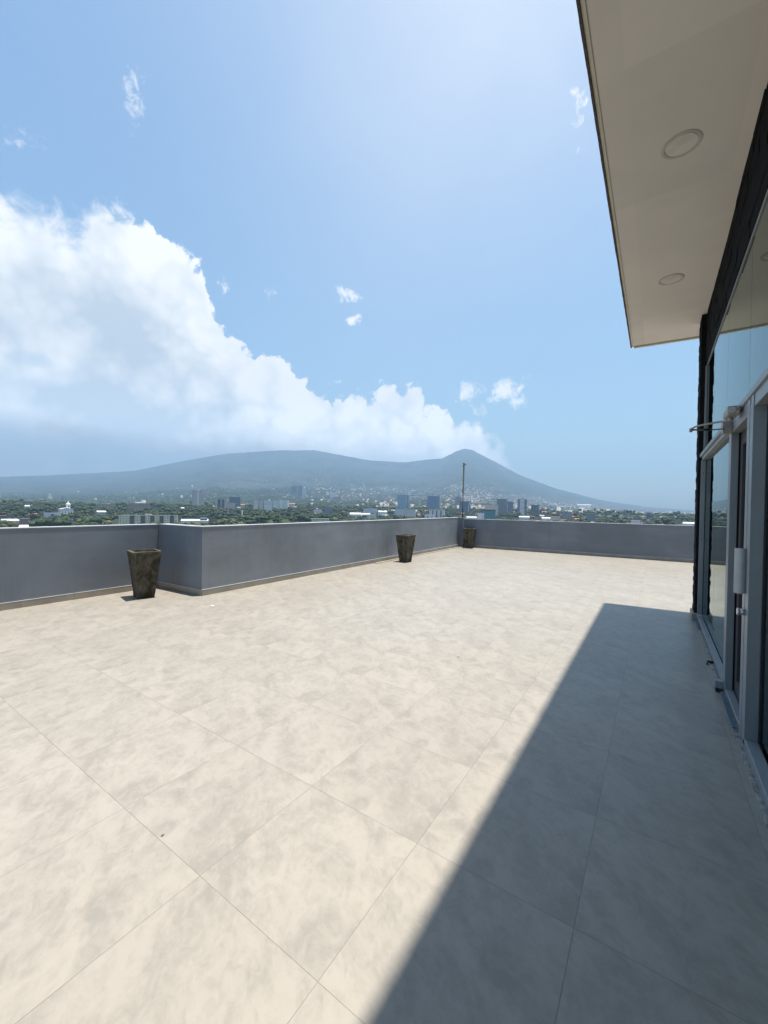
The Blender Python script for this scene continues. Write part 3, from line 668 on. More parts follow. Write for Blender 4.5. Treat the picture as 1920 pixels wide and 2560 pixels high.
# church with a white dome, left
loc, rz, w, h, d = site(*q1(490, 598, 606, 678)); ch = empty('domed_church', loc, rz + rad(14), 'white church with a round dome and lantern among the trees', 'church')
nh = h * .58; MB().box(-w / 2, w / 2, -w * .45, w * .45, -6, nh).build('nave', P['white'], ch)
rp = MB(); rp.faces([(-w / 2, -w * .46, nh), (w / 2, -w * .46, nh), (w / 2, w * .46, nh), (-w / 2, w * .46, nh), (0, -w * .46, nh + 3.2), (0, w * .46, nh + 3.2)], [(0, 4, 5, 3), (1, 2, 5, 4), (0, 1, 4), (2, 3, 5)]); rp.build('roof', P['roof'], ch)
tw = w * .17
MB().lathe([(tw * 1.12, nh - 1), (tw * 1.12, nh + 1), (tw, nh + 1), (tw, nh + 9), (tw * 1.18, nh + 9.2), (tw * 1.18, nh + 10)], (w * .2, 0, 0), 16).build('drum', P['white'], ch)
dm = MB().lathe([(tw * 1.1 * math.cos(k * math.pi / 16), nh + 10 + tw * 1.15 * math.sin(k * math.pi / 16)) for k in range(8)] + [(0.05, nh + 10 + tw * 1.15)], (w * .2, 0, 0), 16).build('dome', P['white'], ch)
MB().lathe([(tw * .25, nh + 10 + tw), (tw * .25, nh + 13 + tw), (.05, nh + 14.5 + tw)], (w * .2, 0, 0), 10).build('lantern', P['white'], dm)
boxp(ch, 'belfry_opening', P['darkm'], w * .2 - 1.0, w * .2 + 1.0, -tw - .1, -tw + .4, nh + 3.2, nh + 7)
for k in (-.34, -.12, .14, .36): boxp(ch, 'nave_window', P['darkm'], w * k - .8, w * k + .8, -w * .45 - .15, -w * .45 + .2, 3.5, 7.5)
loc, rz, w, h, d = site(*q1(368, 500, 674, 706)); pw = empty('parish_hall', loc, rz + rad(-10), 'low white hall with a bright blue gate left of the domed church', 'building')
MB().box(-w / 2, w / 2, -6, 6, -6, h).build('wall', P['white'], pw); MB().box(-w / 2 - .3, w / 2 + .3, -6.3, 6.3, h, h + .5).build('roof', P['roof'], pw); boxp(pw, 'gate', P['blue'], -w * .06, w * .16, -6.2, -5.9, -2, h * .86)
loc, rz, w, h, d = site(*q1(385, 445, 505, 550)); mo = empty('stepped_monument', loc, rz, 'far pale stone tower rising from a stepped base', 'monument')
MB().box(-w / 2, w / 2, -w / 2, w / 2, -6, h * .18).build('plinth', P['cream'], mo); MB().box(-w * .3, w * .3, -w * .3, w * .3, h * .18, h * .5).build('base', P['cream'], mo); MB().box(-w * .18, w * .18, -w * .18, w * .18, h * .5, h).build('tower', P['cream'], mo)
def yell(r, w, dp, h):
    for k in (-.28, -.10, .06, .22, .40): boxp(r, 'stair_tower', P['brown'], w * k - 3.2, w * k + 3.2, -dp / 2 - 1.0, -dp / 2 + 1, -8, h + .3 + abs(k))
    boxp(r, 'water_tank_house', P['cream'], -6, 4, -2, 3, h + .5, h + 3)
    for k in range(-6, 7): boxp(r, 'parapet_block', P['cream'], k * w / 14 - 2, k * w / 14 + 2, -dp / 2, -dp / 2 + 3, h + .7, h + 1.6)
building('apartment_block', 'long yellow five storey apartment block with brown stair towers', *q1(985, 1490, 694, 768), G['yellow'], .12, -6, 'grey', .03, yell)
building('brick_block', 'red brick block with white roof structures beyond the trees', *q1(1062, 1250, 592, 640), G['brick'], .35, 8, 'roof', .06, lambda r, w, dp, h: boxp(r, 'roof_house', P['white'], -w * .2, w * .1, -3, 3, h, h + 4))
building('brick_block', 'long low brick block under a peaked white roof vent', *q1(810, 945, 598, 622), G['brick'], .3, -5, 'grey', .08, lambda r, w, dp, h: boxp(r, 'roof_vent', P['roof'], w * .0, w * .28, -4, 4, h, h + 4))
building('house_row', 'grey roofed house with pink walls right of the church', *q1(795, 880, 652, 690), G['peach'], .5, 12, 'grey', .15)
building('warehouse', 'flat white warehouse roof near the bottom left corner', *q1(5, 175, 720, 742), P['white'], .3, 6, 'roof', .1)
building('red_shed', 'red walled shed with a white roof at the bottom left', *q1(150, 245, 770, 795), P['red'], .35, 0, 'roof', .12)
building('brick_block', 'plain brick gable building beside the lower left trees', *q1(160, 245, 718, 768), G['brick'], .5, -8, 'grey', .05)
building('slab_tower', 'pale narrow tower cut by the left edge of the photo', *q1(-25, 12, 482, 545), G['beige'], .7, 0)
building('warehouse', 'white metal warehouse roof right of the yellow apartment block', *q1(1500, 1735, 722, 748), P['white'], .25, -5, 'roof', .12, lambda r, w, dp, h: boxp(r, 'roof_monitor', P['roof'], w * .2, w * .46, -dp * .4, dp * .3, h, h + 2.5))
building('kiosk', 'tiny white block left of the tall brown tower', *q1(1500, 1528, 624, 642), P['white'], .8)
building('house_row', 'small grey roofed building left of the domed church', *q1(205, 248, 606, 626), P['white'], .5, 0, 'grey', .2)
building('orange_hut', 'small orange walled hut among the trees below the church', *q1(578, 606, 727, 752), G['brick'], .8, 0, 'roof', .1)

def brown_tower(r, w, dp, h):
    boxp(r, 'lift_core', G['brown'], -w * .22, w * .18, -dp * .2, dp * .3, h, h * 1.08); boxp(r, 'window_bay', P['sign'], -w * .12, -w * .02, -dp / 2 - .3, -dp / 2 + .2, 2, h * .97)
    for k in range(int(h / 3.2)): boxp(r, 'balcony', P['sign'], w * .36, w / 2 + 1.2, -dp / 2 - .9, -dp / 2 + 1, k * 3.2 + 2.2, k * 3.2 + 2.9)
building('apartment_tower', 'tall brown apartment tower with balconies standing alone on the left', *q2(262, 358, 487, 632), G['brown'], .8, 18, 'grey', .01, brown_tower)
building('office_block', 'beige office block with dark blue window bays beside the black glass block', *q2(455, 560, 550, 645), G['beige'], .6, 8, 'grey', .03, lambda r, w, dp, h: (boxp(r, 'window_bay', P['darkm'], -w * .36, -w * .1, -dp / 2 - .3, -dp / 2 + 1, 2, h * .9), boxp(r, 'window_bay', P['darkm'], w * .0, w * .22, -dp / 2 - .3, -dp / 2 + 1, 2, h * .9)))
building('office_block', 'lower stepped beige office wing in front of the black glass block', *q2(550, 624, 588, 642), G['beige'], .5, 8, 'grey', .04)
building('glass_block', 'square black glass office block on the left', *q2(568, 667, 540, 632), G['blackglass'], .7, 6, 'grey', .01)
building('house_row', 'peach coloured small building right of the black glass block', *q2(668, 705, 597, 630), G['peach'], .7, 0, 'terra', .12)
building('apartment_tower', 'leftmost white tower of the row with a grey side', *q2(778, 816, 566, 648), G['bal'], .9, 20, 'grey', .02)
building('apartment_tower', 'grey fronted tower second in the white row', *q2(820, 856, 570, 650), G['pale'], .9, 12, 'grey', .02)
building('apartment_tower', 'wide tower with white balcony bands in the middle of the row', *q2(862, 930, 567, 655), G['bal'], .6, 16, 'roof', .02, lambda r, w, dp, h: boxp(r, 'lift_core', P['white'], w * .05, w * .3, -3, 3, h, h * 1.08))
building('apartment_tower', 'white gridded tower behind the bright white block', *q2(934, 986, 567, 640), G['white'], .6, 6, 'roof', .03)
building('office_block', 'bright white block with rows of small windows ending the row', *q2(990, 1070, 566, 650), G['white'], .7, -14, 'roof', .02, lambda r, w, dp, h: boxp(r, 'blank_wall', P['white'], -w / 2 - .5, -w * .16, -dp / 2 - .8, -dp / 2 + 4, -6, h * 1.03))
building('house_row', 'grey building with a terracotta roof right of the bright white block', *q2(1072, 1120, 590, 632), G['pale'], .5, 0, 'terra', .1)
building('apartment_tower', 'left one of the twin dark towers on the lower slope', *q2(1086, 1134, 448, 508), G['haze'], .6, 10, 'grey', .02)
building('apartment_tower', 'right one of the twin dark towers on the lower slope', *q2(1143, 1180, 446, 510), G['haze'], .7, 10, 'grey', .02)
building('apartment_tower', 'pale block just right of the twin dark towers', *q2(1182, 1212, 472, 512), G['pale'], .6)
building('apartment_tower', 'far white tower pair with vertical bands on the slope', *q2(1410, 1470, 500, 545), G['white'], .5, 10, 'roof', .02)
building('office_block', 'far brown block in front of the white tower pair', *q2(1432, 1505, 540, 568), G['brick'], .4)
building('office_block', 'small white block with an orange roof edge below the slope', *q2(1275, 1343, 644, 676), G['white'], .5, -8, 'roof', .06)
building('office_block', 'dark grey block right of the small white block', *q2(1365, 1430, 626, 680), G['dark'], .6, 10)
building('hall', 'cream hall with a green roof just above the long parapet', *q2(1248, 1406, 722, 760), G['yellow'], .4, -4, 'green', .1, lambda r, w, dp, h: [boxp(r, 'parapet_pier', P['cream'], k * w / 9 - .7, k * w / 9 + .7, -dp / 2 - .5, -dp / 2 + .5, -5, h + 1.2) for k in range(-4, 5)])
building('warehouse', 'long white ribbed roof among the trees', *q2(1570, 1745, 672, 692), P['white'], .3, 4, 'roof', .2)

building('glass_tower', 'pale grey glass tower with a white crown left of the flagpole', *q3(640, 742, 524, 655), G['grey'], .7, -12, 'roof', .015, lambda r, w, dp, h: (boxp(r, 'crown', P['sign'], -w / 2 - .4, w / 2 + .4, -dp / 2 - .4, dp / 2 + .4, h * 1.02, h * 1.07), boxp(r, 'corner_fin', P['darkm'], w / 2 - 1, w / 2 + 1.2, -dp / 2 - .8, -dp / 2 + 1, 0, h)))
building('office_block', 'white stepped podium block in front of the pale glass tower', *q3(620, 700, 644, 690), G['bal'], .6, -6, 'roof', .05)
building('office_block', 'grey blank sided block right of the white podium', *q3(690, 795, 640, 706), G['pale'], .5, -6, 'grey', .04)
building('glass_tower', 'broad dark blue glass tower left of the flagpole', *q3(888, 1004, 533, 650), G['blue'], .7, -10, 'grey', .01, lambda r, w, dp, h: (boxp(r, 'podium', G['blackglass'], -w * .62, w * .55, -dp * .6, dp * .5, -6, h * .22), boxp(r, 'side_fin', P['grey'], w / 2 - 2, w / 2 + .6, -dp / 2 - .6, dp / 2, h * .2, h * 1.01)))
building('apartment_block', 'white apartment block with brown bays below the dark blue tower', *q3(890, 1038, 648, 702), G['white'], .4, -6, 'roof', .03, lambda r, w, dp, h: [boxp(r, 'brick_bay', P['brown'], w * k - 1.6, w * k + 1.6, -dp / 2 - .5, -dp / 2 + 1, -4, h * .96) for k in (-.45, -.2, .05, .3)])
building('office_block', 'small bright white block with two dark window strips above the parapet', *q3(866, 948, 686, 724), P['white'], .5, -4, 'roof', .03, lambda r, w, dp, h: [boxp(r, 'window', P['darkm'], w * a - w * .06, w * a + w * .06, -dp / 2 - .15, -dp / 2 + .2, h * z, h * (z + .16)) for a in (-.15, .3) for z in (.12, .36, .6)])
building('office_block', 'low white office block with long window rows left of the glass tower', *q3(355, 475, 636, 676), G['bal'], .4, 6, 'roof', .05)
building('warehouse', 'white ribbed shed roof left of the low office block', *q3(245, 340, 668, 690), P['white'], .35, 8, 'roof', .25)
building('warehouse', 'white arched hall left of the glass tower', *q3(480, 556, 654, 690), P['white'], .4, 4, 'roof', .12)
building('apartment_block', 'white stepped apartment block just above the parapet', *q3(388, 465, 686, 728), G['bal'], .5, 10, 'roof', .05)
def crane(r, w, dp, h):
    cr = boxp(r, 'crane_mast', P['steel'], w * .05, w * .05 + 1.6, -1, .6, h, h * 1.16); boxp(cr, 'crane_jib', P['steel'], -w * .3, w * .55, -.6, .4, h * 1.13, h * 1.15)
building('unfinished_tower', 'hazy unfinished tower with a crane behind the flagpole', *q3(1118, 1170, 540, 645), G['conc'], .7, 10, 'grey', .01, crane)
building('glass_block', 'dark glass block with a white slanted fin right behind the flagpole', *q3(1156, 1252, 575, 670), G['blackglass'], .6, -8, 'grey', .01, lambda r, w, dp, h: MB().faces([(w * .28, -dp / 2 - .5, 0), (w * .33, -dp / 2 - .5, 0), (w * .46, -dp / 2 - .5, h), (w * .40, -dp / 2 - .5, h), (w * .28, -dp / 2 + .6, 0), (w * .33, -dp / 2 + .6, 0), (w * .46, -dp / 2 + .6, h), (w * .40, -dp / 2 + .6, h)], [(0, 1, 2, 3), (7, 6, 5, 4), (0, 4, 5, 1), (1, 5, 6, 2), (2, 6, 7, 3), (3, 7, 4, 0)]).build('fin', P['sign'], r))
building('department_store', 'cream building with a patterned crown behind the teal glass block', *q3(1360, 1478, 602, 695), G['cream'], .6, 6, 'grey', .01)
building('glass_block', 'teal glass block just above the far parapet', *q3(1350, 1455, 645, 722), G['teal'], .6, 4, 'grey', .02, lambda r, w, dp, h: boxp(r, 'sign_band', P['darkm'], -w * .75, w / 2 + .5, -dp / 2 - .8, dp / 2, h * .86, h * 1.02))
building('office_block', 'plain white block left of the teal glass block', *q3(1306, 1362, 674, 722), P['white'], .6, 4, 'roof', .03, lambda r, w, dp, h: [boxp(r, 'window', P['darkm'], w * .22, w * .3, -dp / 2 - .15, -dp / 2 + .2, h * z, h * (z + .1)) for z in (.2, .4, .6)])
building('house_row', 'long low block with a pale terrace roof right of the flagpole foot', *q3(1215, 1300, 700, 722), G['pale'], .4, 0, 'roof', .1)
building('apartment_tower', 'taller of the two dark towers right of the cream building', *q3(1461, 1550, 558, 680), G['dark'], .7, 8, 'grey', .01)
building('apartment_tower', 'shorter of the two dark towers right of the cream building', *q3(1552, 1602, 579, 680), G['dark'], .8, 8, 'grey', .01)
def striped(r, w, dp, h):
    boxp(r, 'centre_bay', G['bal'], -w * .24, w * .24, -dp / 2 - 1.2, -dp / 2 + 2, -4, h); boxp(r, 'lift_core', P['grey'], -w * .16, w * .14, -2, 4, h, h * 1.09)
building('apartment_tower', 'tall grey tower with a white striped centre', *q4(142, 222, 558, 692), G['dark'], .7, 0, 'grey', .01, striped)
building('glass_tower', 'black office tower right of the striped tower', *q4(255, 327, 606, 695), G['blackglass'], .7, -8, 'grey', .03)
building('house_row', 'low grey shed roof at the foot of the striped tower', *q4(157, 245, 697, 728), G['pale'], .5, 0, 'grey', .1)
building('house_row', 'white low houses right of the black office tower', *q4(345, 418, 706, 738), G['white'], .5, 0, 'roof', .1)
building('apartment_block', 'brown fronted low block beside the white houses', *q4(420, 500, 704, 740), G['peach'], .5, 0, 'roof', .06)
building('unfinished_block', 'grey concrete frame block with a crane on the right', *q4(512, 598, 664, 716), G['conc'], .6, 0, 'grey', .02, crane)
building('office_block', 'dark green block standing alone on the right', *q4(708, 792, 678, 738), G['dark'], .6, 6, 'grey', .01)
building('office_block', 'white framed low block above the parapet on the right', *q4(1085, 1160, 734, 768), G['bal'], .6, -6, 'roof', .06)
building('office_block', 'far dark block on the right before the hills', *q4(1213, 1275, 682, 714), G['haze'], .6)
building('apartment_block', 'far pale block on the right slope', *q4(1165, 1202, 647, 670), G['pale'], .6)
building('warehouse', 'large white warehouse beside the stone pillar on the right', *q4(1512, 1680, 748, 786), P['white'], .4, -8, 'roof', .1)
building('factory', 'long white factory roof high on the right slope', *q4(640, 755, 600, 612), P['white'], .3, 0, 'roof', .3)

# overpass with cars, signs
pA, pB = ray(594, 1295), ray(716, 1311)
def along(dr, d): k = d / math.hypot(dr.x, dr.y); return CAM + dr * k
a, b_ = along(pA, 1020), along(pB, 800)
ov = empty('road_bridge', a, 0, 'concrete road bridge sloping down between the trees to the parapet', 'bridge')
dv = b_ - a; ln = dv.length; nd = Vector((dv.x, dv.y, 0)).normalized(); nn = Vector((-nd.y, nd.x, 0))
def slab(o0, o1, z0, z1, t0=0.0, t1=1.0):
    c = []
    for tt, o in ((t0, o0), (t1, o0), (t1, o1), (t0, o1)): c.append(dv * tt + nn * o)
    return MB().faces([p + Vector((0, 0, z0)) for p in c] + [p + Vector((0, 0, z1)) for p in c], [(3, 2, 1, 0), (4, 5, 6, 7), (0, 1, 5, 4), (1, 2, 6, 5), (2, 3, 7, 6), (3, 0, 4, 7)])
slab(-6, 6, -1.4, -.2).build('deck', P['road'], ov); slab(-5.6, 5.6, -.196, -.15).build('carriageway', P['asphalt'], ov)
slab(-6.2, -5.8, -1.0, .9).build('railing', P['road'], ov); slab(5.8, 6.2, -1.0, .9).build('railing', P['road'], ov)
slab(-5.5, 5.5, -14, -1.41, .42, 1.0).build('retaining_wall', P['grey'], ov)
for tt in (.05, .2, .34): slab(-4, 4, -16, -1.41, tt, tt + .012).build('pier', P['road'], ov)
def car(tt, o, m, label, name='parked_car'):
    r = empty('car', a + dv * tt + nn * o + Vector((0, 0, -.15)), math.atan2(dv.y, dv.x), label, 'car')
    MB().box(-2.1, 2.1, -.85, .85, .35, .9).build('body', m, r, bevel=.12); MB().faces([(-1.5, -.75, .9), (1.0, -.75, .9), (1.0, .75, .9), (-1.5, .75, .9), (-1.1, -.65, 1.45), (.4, -.65, 1.45), (.4, .65, 1.45), (-1.1, .65, 1.45)], [(4, 5, 6, 7), (0, 1, 5, 4), (1, 2, 6, 5), (2, 3, 7, 6), (3, 0, 4, 7)]).build('cabin', P['darkm'], r)
    for sx in (-1.3, 1.3):
        for sy in (-.75, .75): MB().tube([(sx, sy - .1, .32), (sx, sy + .1, .32)], .32, 10).build('wheel', M['black'], r)
car(.27, -3, P['darkm'], 'dark car driving on the upper part of the road bridge'); car(.42, 2.5, P['white'], 'white car driving halfway along the road bridge')
car(.80, -3, P['darkm'], 'dark car near the lower end of the road bridge'); car(.88, 2.5, P['white'], 'white car closest to the parapet on the road bridge')
def board(name, label, x0, x1, yt, yb, d, m, back=None, cat='sign'):
    a0, v0 = bearing((x0 + x1) / 2, yb); a_0, _ = bearing(x0, yb); a_1, _ = bearing(x1, yb); w = d * (a_1 - a_0)
    _, v1 = bearing((x0 + x1) / 2, yt); azd = math.degrees(a0); zt, zb = CAM.z + v1 * d, CAM.z + v0 * d; zg = gz(azd, d)
    r = empty(name, at(azd, d, zg), -a0, label, cat)
    MB().box(-w / 2, w / 2, -.25, .25, zb - zg, zt - zg).build('panel', m, r); MB().tube([(0, .4, -1), (0, .4, zt - zg - 1)], .45, 8).build('post', P['darkm'], r)
    if back: back(r, w, zb - zg, zt - zg)
    return r
board('billboard', 'white rectangular billboard at the upper end of the road bridge', 587.5, 594.5, 1290.5, 1301, 900, P['sign'])
board('billboard', 'tall dark and pink billboard on a pole in front of the road bridge', 665.5, 674, 1284, 1296, 780, P['brown'], lambda r, w, z0, z1: boxp(r, 'poster', plain('pink_poster', (.45, .30, .30), .6), -w * .3, w * .4, -.4, -.26, z0 + (z1 - z0) * .45, z1 - .3))
board('pylon_sign', 'red pylon sign with a white H shaped mark left of the road bridge', 567, 574.5, 1272, 1280, 1050, P['red'], lambda r, w, z0, z1: (boxp(r, 'letter_h', P['sign'], -w * .28, -w * .14, -.4, -.26, z0 + .8, z1 - .8), boxp(r, 'letter_h', P['sign'], w * .14, w * .28, -.4, -.26, z0 + .8, z1 - .8), boxp(r, 'letter_h', P['sign'], -w * .14, w * .14, -.39, -.27, (z0 + z1) / 2 - .5, (z0 + z1) / 2 + .5), boxp(r, 'white_panel', P['sign'], -w * .45, w * .45, -.3, .3, z0 - 6, z0 - .1)))
board('billboard', 'small white sign on a mast left of the cream hall', 763.5, 767, 1295.5, 1302, 820, P['sign'])
mk, v_ = bearing(605, 1303); mr = empty('mast', at(math.degrees(mk), 860), 0, 'thin pale mast beside the white billboard on the bridge', 'mast')
_, vtop = bearing(605, 1276); MB().tube([(0, 0, -1), (0, 0, CAM.z + vtop * 860 - mr.location.z)], [.5, .25], 8).build('pole', P['sign'], mr)

# ------------------------------------------------------------------ trees
def ico(sub):
    bm = bmesh.new(); bmesh.ops.create_icosphere(bm, subdivisions=sub, radius=1.0)
    bm.verts.ensure_lookup_table(); v = np.array([x.co[:] for x in bm.verts]); f = np.array([[q.index for q in x.verts] for x in bm.faces]); bm.free(); return v, f
ICO1, ICO2 = ico(1), ico(2)
def crown(seed, h, r, lumps, leaves, sub, conic=False):
    """crown of irregular leaf clumps plus loose leaf sprays; returns tri mesh arrays"""
    g = np.random.default_rng(seed); Vs, Fs, n = [], [], 0
    iv, jf = (ICO2 if sub == 2 else ICO1)
    cs = []
    for k in range(lumps):
        if conic:
            f = (k + .5) / lumps; c = np.array([0, 0, h * (.12 + .8 * f)]) + g.normal(0, .05 * r, 3); s = np.array([r * (1.05 - .8 * f)] * 2 + [h * .62 / lumps])
        else:
            th = g.uniform(0, 2 * np.pi); q = np.sqrt(g.uniform(0, 1)) * .72
            c = np.array([q * r * np.cos(th), q * r * np.sin(th), h * (.58 + .22 * (1 - q * q) + g.uniform(-.10, .10))]); s = r * g.uniform(.30, .52) * np.array([1, 1, g.uniform(.6, .85)])
        cs.append((c, s))
        v = iv * (1 + .26 * np.array([mnoise.noise(Vector(p * 1.9 + seed + k * 3.1)) for p in iv]))[:, None] * (1 + g.normal(0, .05, (len(iv), 1)))
        Vs.append(v * s + c); Fs.append(jf + n); n += len(iv)
    for k in range(leaves):
        c, s = cs[g.integers(len(cs))]; d = g.normal(0, 1, 3); d /= np.linalg.norm(d)
        p = c + d * s * g.uniform(.95, 1.25); u = np.cross(d, g.normal(0, 1, 3)); u /= np.linalg.norm(u) + 1e-9; w = np.cross(d, u) + d * g.uniform(-.6, .6); q = r * g.uniform(.05, .13)
        Vs.append(np.array([p - u * q, p + u * q * .8 - w * q * .5, p + w * q])); Fs.append(np.array([[0, 1, 2]]) + n); n += 3
    return np.concatenate(Vs), np.concatenate(Fs)
KINDS = [('shade_tree', 'leaf_a', 'dark green broad crowned tree in the woodland below the terrace', False, 11.5, 6.4), ('leafy_tree', 'leaf_b', 'mid green rounded tree in the woodland below the terrace', False, 10, 5.2),
         ('olive_tree', 'leaf_c', 'olive yellow leafy tree in the woodland below the terrace', False, 9, 4.6), ('tall_tree', 'leaf_a', 'tall narrow dark tree in the woodland below the terrace', False, 15, 4.4)]
protos = []
for k, (nm, lm, lb, cn, h, r) in enumerate(KINDS):
    vs = []
    for v in range(2):
        Vc, Fc = crown(40 + k * 5 + v, h, r, 9, 260, 2, cn)
        c = np_mesh('crown', Vc, Fc, [M[lm]]); COL.objects.unlink(c)
        tb = MB().tube([(0, 0, -3), (.15, 0, h * .3), (.1, .1, h * .6)], [.5, .38, .2], 7).tube([(.15, 0, h * .3), (1.6, .6, h * .58)], [.25, .1], 6).tube([(.15, 0, h * .28), (-1.5, -.5, h * .56)], [.25, .1], 6).build('trunk', M['bark']); COL.objects.unlink(tb)
        vs.append((c, tb))
    protos.append(vs)
PX = [0, 399, 507, 1150, 1735]; PY = [1325, 1311, 1319.5, 1294, 1317]
def topix(p):
    q = p - CAM; z = q.dot(fwd); return 960 + F_PX * q.dot(right) / z, 1280 - F_PX * q.dot(up) / z
def blocked(azd, d, top=9.0):
    for fa, fd, fw, vb, vtop in FOOT:
        off = abs(azd - fa) * math.pi / 180 * d
        if off < fw * .55 + 3 and -max(28, fw * .25) < d - fd < fw * .5 + 8: return True
        if off < fw * .5 + 7 * d / fd and d < fd and (gz(azd, d) + top - CAM.z) / d > vb + (vtop - vb) * .16: return True
    return False
forest, cand = [], []
def density(azd, d):
    n = mnoise.fractal(Vector((azd * .09, d * .0016, 2.0)), 1.0, 2.0, 3)
    base = np.interp(azd, [-85, -45, -33, -22, 5], [1.0, .95, .74, .40, .34])
    if d > 1500: base *= np.interp(d, [1500, 2600, 4200], [1, .8, .55]) if azd > -48 else 1.0
    return base + n * .35
for _ in range(13500):
    azd = rng.uniform(-82, 9); d = math.sqrt(rng.uniform(600 ** 2, 1750 ** 2))
    k = int(rng.choice(4, p=[.42, .32, .17, .09])); s = .6 + 1.35 * rng.random() ** 2
    if rng.random() > density(azd, d) or blocked(azd, d, KINDS[k][4] * s * .92): continue
    p = at(azd, d); x, y = topix(p + Vector((0, 0, KINDS[k][4] * s * .9)))
    vis = -5 < x < 1742 and y < np.interp(x, PX, PY)
    cand.append((d if vis else 9e9, azd, d, k, s, p))
cand.sort(key=lambda c: c[0])
near, rest = cand[:290], cand[290:]
for i, (_, azd, d, k, s, p) in enumerate(near):
    nm, lm, lb, cn, h, r = KINDS[k]; c, tb = protos[k][i % 2]
    e = empty(nm, p, random.uniform(0, 6.28), lb, 'tree', lb.split(' tree')[0] + ' trees in the woodland'); e.scale = (s * random.uniform(.85, 1.15), s, s * random.uniform(.85, 1.1))
    for src in (c, tb):
        o = src.copy(); COL.objects.link(o); o.parent = e
# cypresses stand out as dark spires
Vc, Fc = crown(90, 16, 2.3, 8, 160, 2, True); cyc = np_mesh('crown', Vc, Fc, [M['leaf_d']]); COL.objects.unlink(cyc)
cyt = MB().tube([(0, 0, -3), (0, 0, 5)], [.4, .3], 7).build('trunk', M['bark']); COL.objects.unlink(cyt)
for (x0, x1, yt, yb), lb in ((q1(510, 530, 530, 582), 'dark cypress spire between the monument and the dome'), (q1(636, 650, 600, 658), 'slim dark cypress right of the domed church'), (q2(378, 398, 575, 655), 'tall dark cypress right of the brown tower'),
                             (q2(1324, 1336, 570, 618), 'dark cypress above the small white block'), (q3(690, 712, 680, 725), 'dark cypress below the grey podium block'), (q3(468, 480, 632, 676), 'thin cypress at the end of the low office block')):
    loc, rz, w, h, d = site(x0, x1, yt, yb); e = empty('cypress_tree', loc, 0, lb, 'tree'); e.scale = (w / 4.4, w / 4.4, h / 16)
    for src in (cyc, cyt):
        o = src.copy(); COL.objects.link(o); o.parent = e
def scatter(items, variants, name, m):
    Vs, Fs, n = [], [], 0
    for (azd, d, s, p) in items:
        v, f = variants[int(rng.integers(len(variants)))]; a = rng.uniform(0, 6.28); ca, sa = math.cos(a), math.sin(a)
        q = v * np.array([s, s, s * rng.uniform(.85, 1.15)]); q = np.stack([q[:, 0] * ca - q[:, 1] * sa, q[:, 0] * sa + q[:, 1] * ca, q[:, 2]], 1) + np.array(p)
        Vs.append(q); Fs.append(f + n); n += len(v)
    return tag(np_mesh(name, np.concatenate(Vs), np.concatenate(Fs), [m]), kind='stuff')
for k in range(4):
    vr = [crown(200 + k * 7 + j, KINDS[k][4], KINDS[k][5], 4, 50, 1) for j in range(4)]
    nm = ['dark_woodland', 'green_woodland', 'olive_woodland', 'tall_woodland'][k]
    o = scatter([(c[1], c[2], c[4], c[5]) for c in rest if c[3] == k], vr, nm, M[KINDS[k][1]])
    tag(o, ['dark green woodland spreading below the city', 'mid green woodland spreading below the city', 'olive yellow tree patches in the woodland', 'taller dark tree groups in the woodland'][k], 'woodland')
far = {0: [], 1: []}
for _ in range(13000):
    azd = rng.uniform(-82, 9); d = 1700 + 3100 * rng.random() ** .8
    if rng.random() > density(azd, d) or blocked(azd, d, 13): continue
    far[0 if rng.random() < .6 else 1].append((azd, d, rng.uniform(.9, 1.7), at(azd, d)))
for k in (0, 1):
    vr = [crown(300 + k * 9 + j, 9.5, 8.5, 5, 30, 1) for j in range(4)]
    tag(scatter(far[k], vr, ['distant_dark_woodland', 'distant_green_woodland'][k], M[['leaf_a', 'leaf_b'][k]]), ['distant dark woodland at the foot of the volcano', 'distant green woodland at the foot of the volcano'][k], 'woodland')

# ------------------------------------------------------------------ houses
HW = [plain('house_white', (.44, .42, .40), .8), plain('house_cream', (.42, .36, .29), .8), plain('house_pink', (.40, .28, .24), .8), plain('house_grey', (.34, .34, .34), .8)]
HR = [P['terra'], plain('dull_metal_roof', (.34, .34, .34), .7), P['grey'], P['terra']]
HL = ['white house with a tiled roof scattered through the city', 'cream house with a pale metal roof scattered through the city', 'pinkish house with a grey roof scattered through the city', 'grey house with a tiled roof scattered through the city']
hm = []
for k in range(4):
    for v in range(2):
        w, dp, h = (9 + 4 * v), 8, 4.5 + 3 * v; b = MB(); b.box(-w / 2, w / 2, -dp / 2, dp / 2, -4, h); b.mi = 1
        if k % 2 == 0: b.faces([(-w / 2 - .4, -dp / 2 - .4, h), (w / 2 + .4, -dp / 2 - .4, h), (w / 2 + .4, dp / 2 + .4, h), (-w / 2 - .4, dp / 2 + .4, h), (-w / 2 - .4, 0, h + 2), (w / 2 + .4, 0, h + 2)], [(0, 1, 5, 4), (3, 4, 5, 2), (0, 4, 3), (1, 2, 5)])
        else: b.box(-w / 2 - .3, w / 2 + .3, -dp / 2 - .3, dp / 2 + .3, h, h + .5)
        b.mi = 0
        for i in (-1, 1): b.box(w * .22 * i - .6, w * .22 * i + .6, -dp / 2 - .05, -dp / 2 + .2, 1, 2.4)
        hm.append((k, b))
hobj = []
for k, b in hm:
    o = b.build('city_house', [HW[k], HR[k]]); COL.objects.unlink(o); hobj.append((k, o.data))
def hd(azd): return np.interp(azd, [-82, -50, -38, -25, 6], [.10, .16, .6, 1.0, .95])
items = []
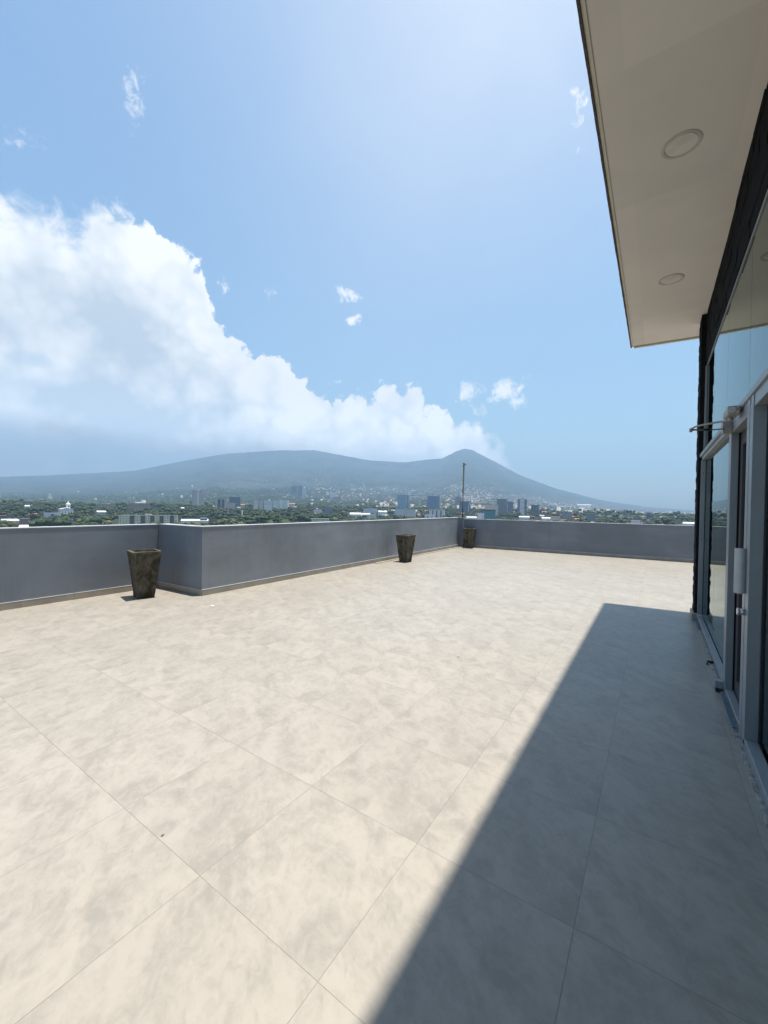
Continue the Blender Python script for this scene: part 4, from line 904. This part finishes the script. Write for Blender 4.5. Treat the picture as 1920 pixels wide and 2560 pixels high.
for _ in range(60000):
    azd = rng.uniform(-80, 6); d = 950 + 5200 * rng.random() ** .75
    cl = mnoise.fractal(Vector((azd * .16, d * .0011, 7.0)), 1.0, 2.2, 4)
    slope = 1.0 if d < 3000 else np.interp(d, [3000, 6000], [.75, .06])
    if rng.random() > hd(azd) * slope * (.35 + cl * 1.5) or blocked(azd, d, 9): continue
    items.append((d, azd)); 
    if len(items) >= 2600: break
items.sort()
vis_n, rest_h = 0, []
for d, azd in items:
    p = at(azd, d); x, y = topix(p + Vector((0, 0, 6)))
    if vis_n < 280 and 0 < x < 1740 and y < np.interp(x, PX, PY) - 1:
        k, me = hobj[int(rng.integers(len(hobj)))]; o = bpy.data.objects.new('city_house', me); COL.objects.link(o); o.location = p; o.rotation_euler = (0, 0, rng.uniform(0, 6.28)); s = rng.uniform(.9, 1.7); o.scale = (s * 1.15, s, s * .9)
        tag(o, HL[k], 'house', HL[k].split(' house')[0] + ' houses of the city'); vis_n += 1
    else: rest_h.append((azd, d, p))
Vs, Fs, mi, n = [], [], [], 0
bv = np.array([(-1, -1, 0), (1, -1, 0), (1, 1, 0), (-1, 1, 0), (-1, -1, 1), (1, -1, 1), (1, 1, 1), (-1, 1, 1)], float); bf = np.array([(4, 5, 6, 7), (0, 1, 5, 4), (1, 2, 6, 5), (2, 3, 7, 6), (3, 0, 4, 7)])
fm = HW + [plain('old_tile_roof', (.27, .14, .10), .9), plain('zinc_roof', (.30, .30, .30), .7), plain('weathered_roof', (.20, .19, .18), .9)]
for azd, d, p in rest_h:
    a = rng.uniform(0, 6.28); ca, sa = math.cos(a), math.sin(a); s = np.array([rng.uniform(3, 8), rng.uniform(3, 6), rng.uniform(4, 9) if rng.random() < .93 else rng.uniform(14, 30)])
    q = bv * s; q = np.stack([q[:, 0] * ca - q[:, 1] * sa, q[:, 0] * sa + q[:, 1] * ca, q[:, 2] - 3], 1) + np.array(p); q[4:, 2] += 3
    Vs.append(q); Fs.append(bf + n); n += 8; mi += [4 + int(rng.integers(3))] + [int(rng.integers(4))] * 4
tag(np_mesh('hillside_houses', np.concatenate(Vs), np.concatenate(Fs), fm, np.array(mi)), 'countless small pale houses spread over the lower slopes', 'houses', kind='stuff')

# ------------------------------------------------------------------ haze
hz = MB().box(-13400, 13400, -13400, 13400, -44.5, 1420).build('haze', []); 
m = bpy.data.materials.new('thin_haze'); m.use_nodes = True; t = NT(m.node_tree); t.n.clear()
o = t.node('ShaderNodeOutputMaterial'); pv = t.node('ShaderNodeVolumePrincipled'); pv.inputs['Color'].default_value = (.385, .60, .865, 1); pv.inputs['Density'].default_value = 1.4e-4; pv.inputs['Anisotropy'].default_value = .1
t.l.new(pv.outputs[0], o.inputs['Volume']); hz.data.materials.clear(); hz.data.materials.append(m); tag(hz, 'thin bluish haze filling the valley', 'haze', kind='stuff')
